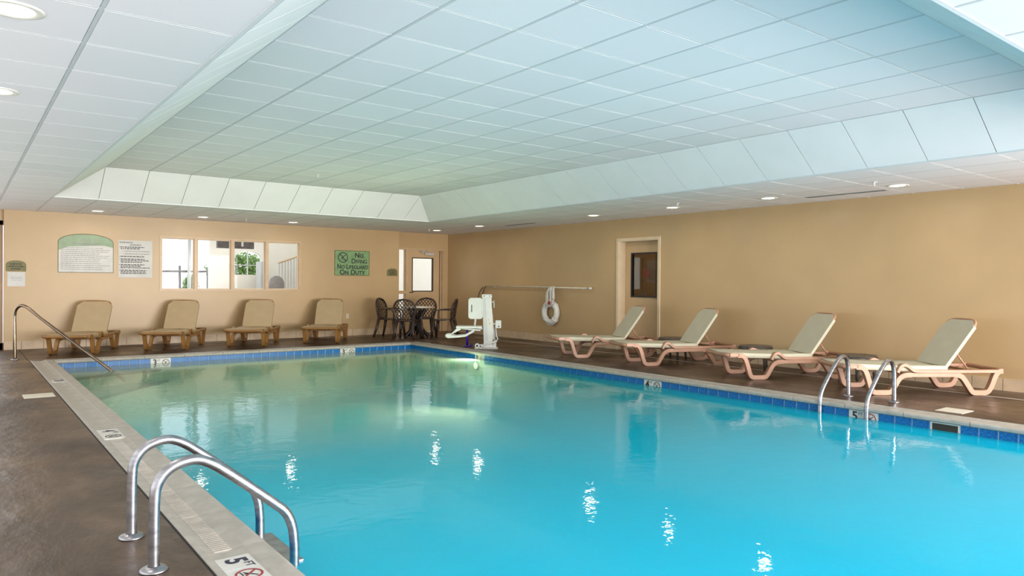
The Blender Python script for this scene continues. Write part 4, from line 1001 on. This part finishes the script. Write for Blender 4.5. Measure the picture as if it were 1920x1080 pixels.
for k in range(4):
    an = k*pi/2; c, s = math.cos(an), math.sin(an)
    P = smooth([Vector((r_*c, r_*s, z_)) for r_, z_ in [(-0.20, 0.665), (-0.12, 0.50), (0.02, 0.33), (0.14, 0.18), (0.29, 0.018)]], 2)
    a = MB(); a.tube(P, 0.042, 8); a.build('leg', M['dark'], t)

# ================================================================== POOL LIFT
t = thing('pool_lift', 'white pool access lift with seat standing at the far pool corner', 'pool lift', (8.25, 11.51, 0), -YAW)
def q2(zx, zy): return ((zx-640)/736, (955-zy)/736)
def bx(nm, x0, x1, y0, y1, z0, z1, m='white', bev=0.006, par=None, tilt=0):
    a = MB(); a.box(x0, x1, y0, y1, z0, z1); return a.build(nm, M[m], par or t, bevel=bev)
bx('base_plate', -0.24, 0.22, -0.14, 0.22, 0.0, 0.012)
mt = MB(); lean = Matrix.Rotation(0.045, 4, 'Y').inverted()
m_ = MB(); prof_m = [(-0.095, -0.06), (0.095, -0.06), (0.095, 0.07), (-0.095, 0.07)]
def quadprism(mb, x0b, x1b, x0t, x1t, y0, y1, z0, z1):
    mb.add([(x0b, y0, z0), (x1b, y0, z0), (x1b, y1, z0), (x0b, y1, z0), (x0t, y0, z1), (x1t, y0, z1), (x1t, y1, z1), (x0t, y1, z1)], [(3, 2, 1, 0), (4, 5, 6, 7), (0, 1, 5, 4), (1, 2, 6, 5), (2, 3, 7, 6), (3, 0, 4, 7)])
quadprism(m_, -0.060, 0.115, -0.095, 0.085, -0.06, 0.08, 0.12, 0.99); mast = m_.build('mast', M['white'], t, bevel=0.012)
m_ = MB(); quadprism(m_, 0.005, 0.020, -0.045, -0.030, -0.068, -0.059, 0.14, 0.97); quadprism(m_, -0.030, -0.018, -0.070, -0.058, -0.066, -0.059, 0.14, 0.97); m_.build('mast_groove', M['lightgrey'], mast)
m_ = MB(); m_.prism([(0.0, 0.0), (0.030, 0.0), (0.015, 0.028)], 0, 0.002, BACK(0.015, 0.555, -0.060)); m_.prism([(0.04, -0.09), (0.06, -0.09), (0.06, -0.04), (0.04, -0.04)], 0, 0.002, BACK(0.005, 0.555, -0.060)); m_.build('warning_label', M['caution'], mast)
cp = bx('mast_cap', -0.105, 0.095, -0.075, 0.09, 0.985, 1.065, bev=0.02)
a = MB()
for x in (-0.06, 0.055): a.prism([(0.011*math.cos(k*pi/5), 0.011*math.sin(k*pi/5)) for k in range(10)], 0, 0.004, BACK(x, 1.03, -0.075))
a.build('bolt_head', M['dark'], cp)
# actuator and side tubes
a = MB(); a.tube([(0.135, 0.0, 0.17), (0.085, 0.0, 0.78)], 0.017, 10); a.tube([(0.125, 0.0, 0.17), (0.105, 0.0, 0.5)], 0.024, 10); a.build('actuator', M['white'], t)
a = MB(); a.tube([(0.10, -0.04, 0.90), (0.135, -0.04, 0.945), (0.140, -0.04, 0.80)], 0.012, 8); a.build('handle', M['white'], t)
bx('battery_box', 0.165, 0.280, -0.07, 0.10, 0.40, 0.555, bev=0.012)
a = MB(); a.prism([(0.013*math.cos(k*pi/6), 0.013*math.sin(k*pi/6)) for k in range(12)], 0, 0.006, BACK(0.235, 0.437, -0.07)); a.build('knob', M['dark'], t)
a = MB(); a.box(0.09, 0.17, -0.02, 0.05, 0.47, 0.50); a.tube([(0.175, 0.0, 0.40), (0.19, 0.0, 0.24), (0.215, 0.0, 0.19), (0.19, 0.0, 0.15)], 0.012, 8); a.tube([(0.155, 0.03, 0.15), (0.150, 0.03, 0.40)], 0.010, 8); a.build('box_bracket', M['white'], t)
# lower links
for y in (-0.085, 0.095):
    a = MB(); a.tube([(-0.15, y, 0.040), (0.02, y, 0.095), (0.20, y, 0.150)], 0.020, 8); a.build('link_arm', M['white'], t)
a = MB(); quadprism(a, -0.10, 0.13, -0.05, 0.10, -0.07, 0.08, 0.013, 0.14); a.build('foot_casting', M['white'], t, bevel=0.02)
a = MB(); quadprism(a, 0.10, 0.19, 0.14, 0.18, -0.05, 0.06, 0.012, 0.16); a.build('rear_stay', M['white'], t, bevel=0.01)
for x, z, r in ((-0.185, 0.060, 0.047), (-0.120, 0.050, 0.036)):
    a = MB(); a.prism([(r*math.cos(k*pi/10), r*math.sin(k*pi/10)) for k in range(20)], -0.03, 0.03, BACK(x, z, -0.10)); wh = a.build('wheel', M['white'], t, bevel=0.005)
    a = MB(); a.prism([(r*0.45*math.cos(k*pi/8), r*0.45*math.sin(k*pi/8)) for k in range(16)], 0.03, 0.034, BACK(x, z, -0.10)); a.build('hub', M['dark'], wh)
# seat, back, post, footrest
a = MB(); a.tube([(-0.245, 0.0, 0.40), (-0.225, 0.0, 0.62), (-0.235, 0.0, 0.66)], 0.022, 10); a.tube([(-0.245, 0.0, 0.37), (-0.05, 0.0, 0.40)], 0.024, 10); a.build('seat_post', M['white'], t)
a = MB(); a.prism(rrect(0.25, 0.385, 0.04), 0, 0.030, BACK(-0.225, 0.785, -0.02)); sb = a.build('seat_back', M['white'], t, bevel=0.008)
a = MB(); a.prism(rrect(0.016, 0.15, 0.006), 0, 0.002, BACK(-0.300, 0.785, -0.050)); a.build('hand_slot', M['hide'], sb)
P = rrect(0.262, 0.395, 0.045); a = MB(); a.tube([BACK(-0.225, 0.785, -0.045) @ Vector((x, y, 0)) for x, y in P], 0.012, 8, closed=True); a.build('rim', M['white'], sb)
a = MB(); a.prism(smooth([Vector(p) for p in [(-0.60, -0.20), (-0.10, -0.20), (-0.08, 0.16), (-0.58, 0.16)]], 1, True) and [(-0.60, -0.19), (-0.56, -0.20), (-0.12, -0.20), (-0.09, -0.17), (-0.09, 0.14), (-0.12, 0.16), (-0.56, 0.16), (-0.60, 0.14)], 0.400, 0.445); a.build('seat', M['white'], t, bevel=0.015)
a = MB(); a.tube([(-0.52, -0.15, 0.40), (-0.12, -0.15, 0.36)], 0.016, 8); a.tube([(-0.52, 0.11, 0.40), (-0.12, 0.11, 0.36)], 0.016, 8); a.build('seat_frame', M['white'], t)
a = MB(); a.prism([(-0.585, 0.40), (-0.52, 0.42), (-0.50, 0.375), (-0.70, 0.27), (-0.60, 0.255), (-0.42, 0.275), (-0.26, 0.37), (-0.24, 0.335), (-0.41, 0.235), (-0.60, 0.215), (-0.76, 0.205), (-0.81, 0.265), (-0.79, 0.285), (-0.70, 0.285)], 0, 0.035, BACK(0, 0, -0.13)); a.build('footrest_bracket', M['white'], t, bevel=0.006)
a = MB(); a.prism([(-0.585, 0.40), (-0.52, 0.42), (-0.50, 0.375), (-0.70, 0.27), (-0.60, 0.255), (-0.42, 0.275), (-0.26, 0.37), (-0.24, 0.335), (-0.41, 0.235), (-0.60, 0.215), (-0.76, 0.205), (-0.81, 0.265), (-0.79, 0.285), (-0.70, 0.285)], 0, 0.035, BACK(0, 0, 0.13)); a.build('footrest_bracket', M['white'], t, bevel=0.006)
a = MB(); quadprism(a, -0.81, -0.62, -0.80, -0.69, -0.13, 0.10, 0.215, 0.268); a.build('footrest', M['white'], t, bevel=0.01)
# blue stand beside it
t = thing('anchor_stand', 'deep blue upright post on a round base beside the pool lift', 'stand', (*cam_local(8.17, 12.08, 0.0, 0.0), 0), -YAW)
a = MB(); a.lathe([(0.001, 0.0), (0.085, 0.0), (0.085, 0.012), (0.03, 0.022), (0.001, 0.022)], n=24); a.build('base', M['purple'], t)
a = MB(); a.tube([(0.0, 0, 0.02), (-0.004, 0, 0.2), (-0.006, 0, 0.39)], 0.024, 10); a.build('post', M['purple'], t)
a = MB(); a.tube([(0.085+0.02*math.cos(k*pi/8), 0, 0.024+0.018*math.sin(k*pi/8)) for k in range(16)], 0.010, 6, closed=True); a.build('ring', M['purple'], t)
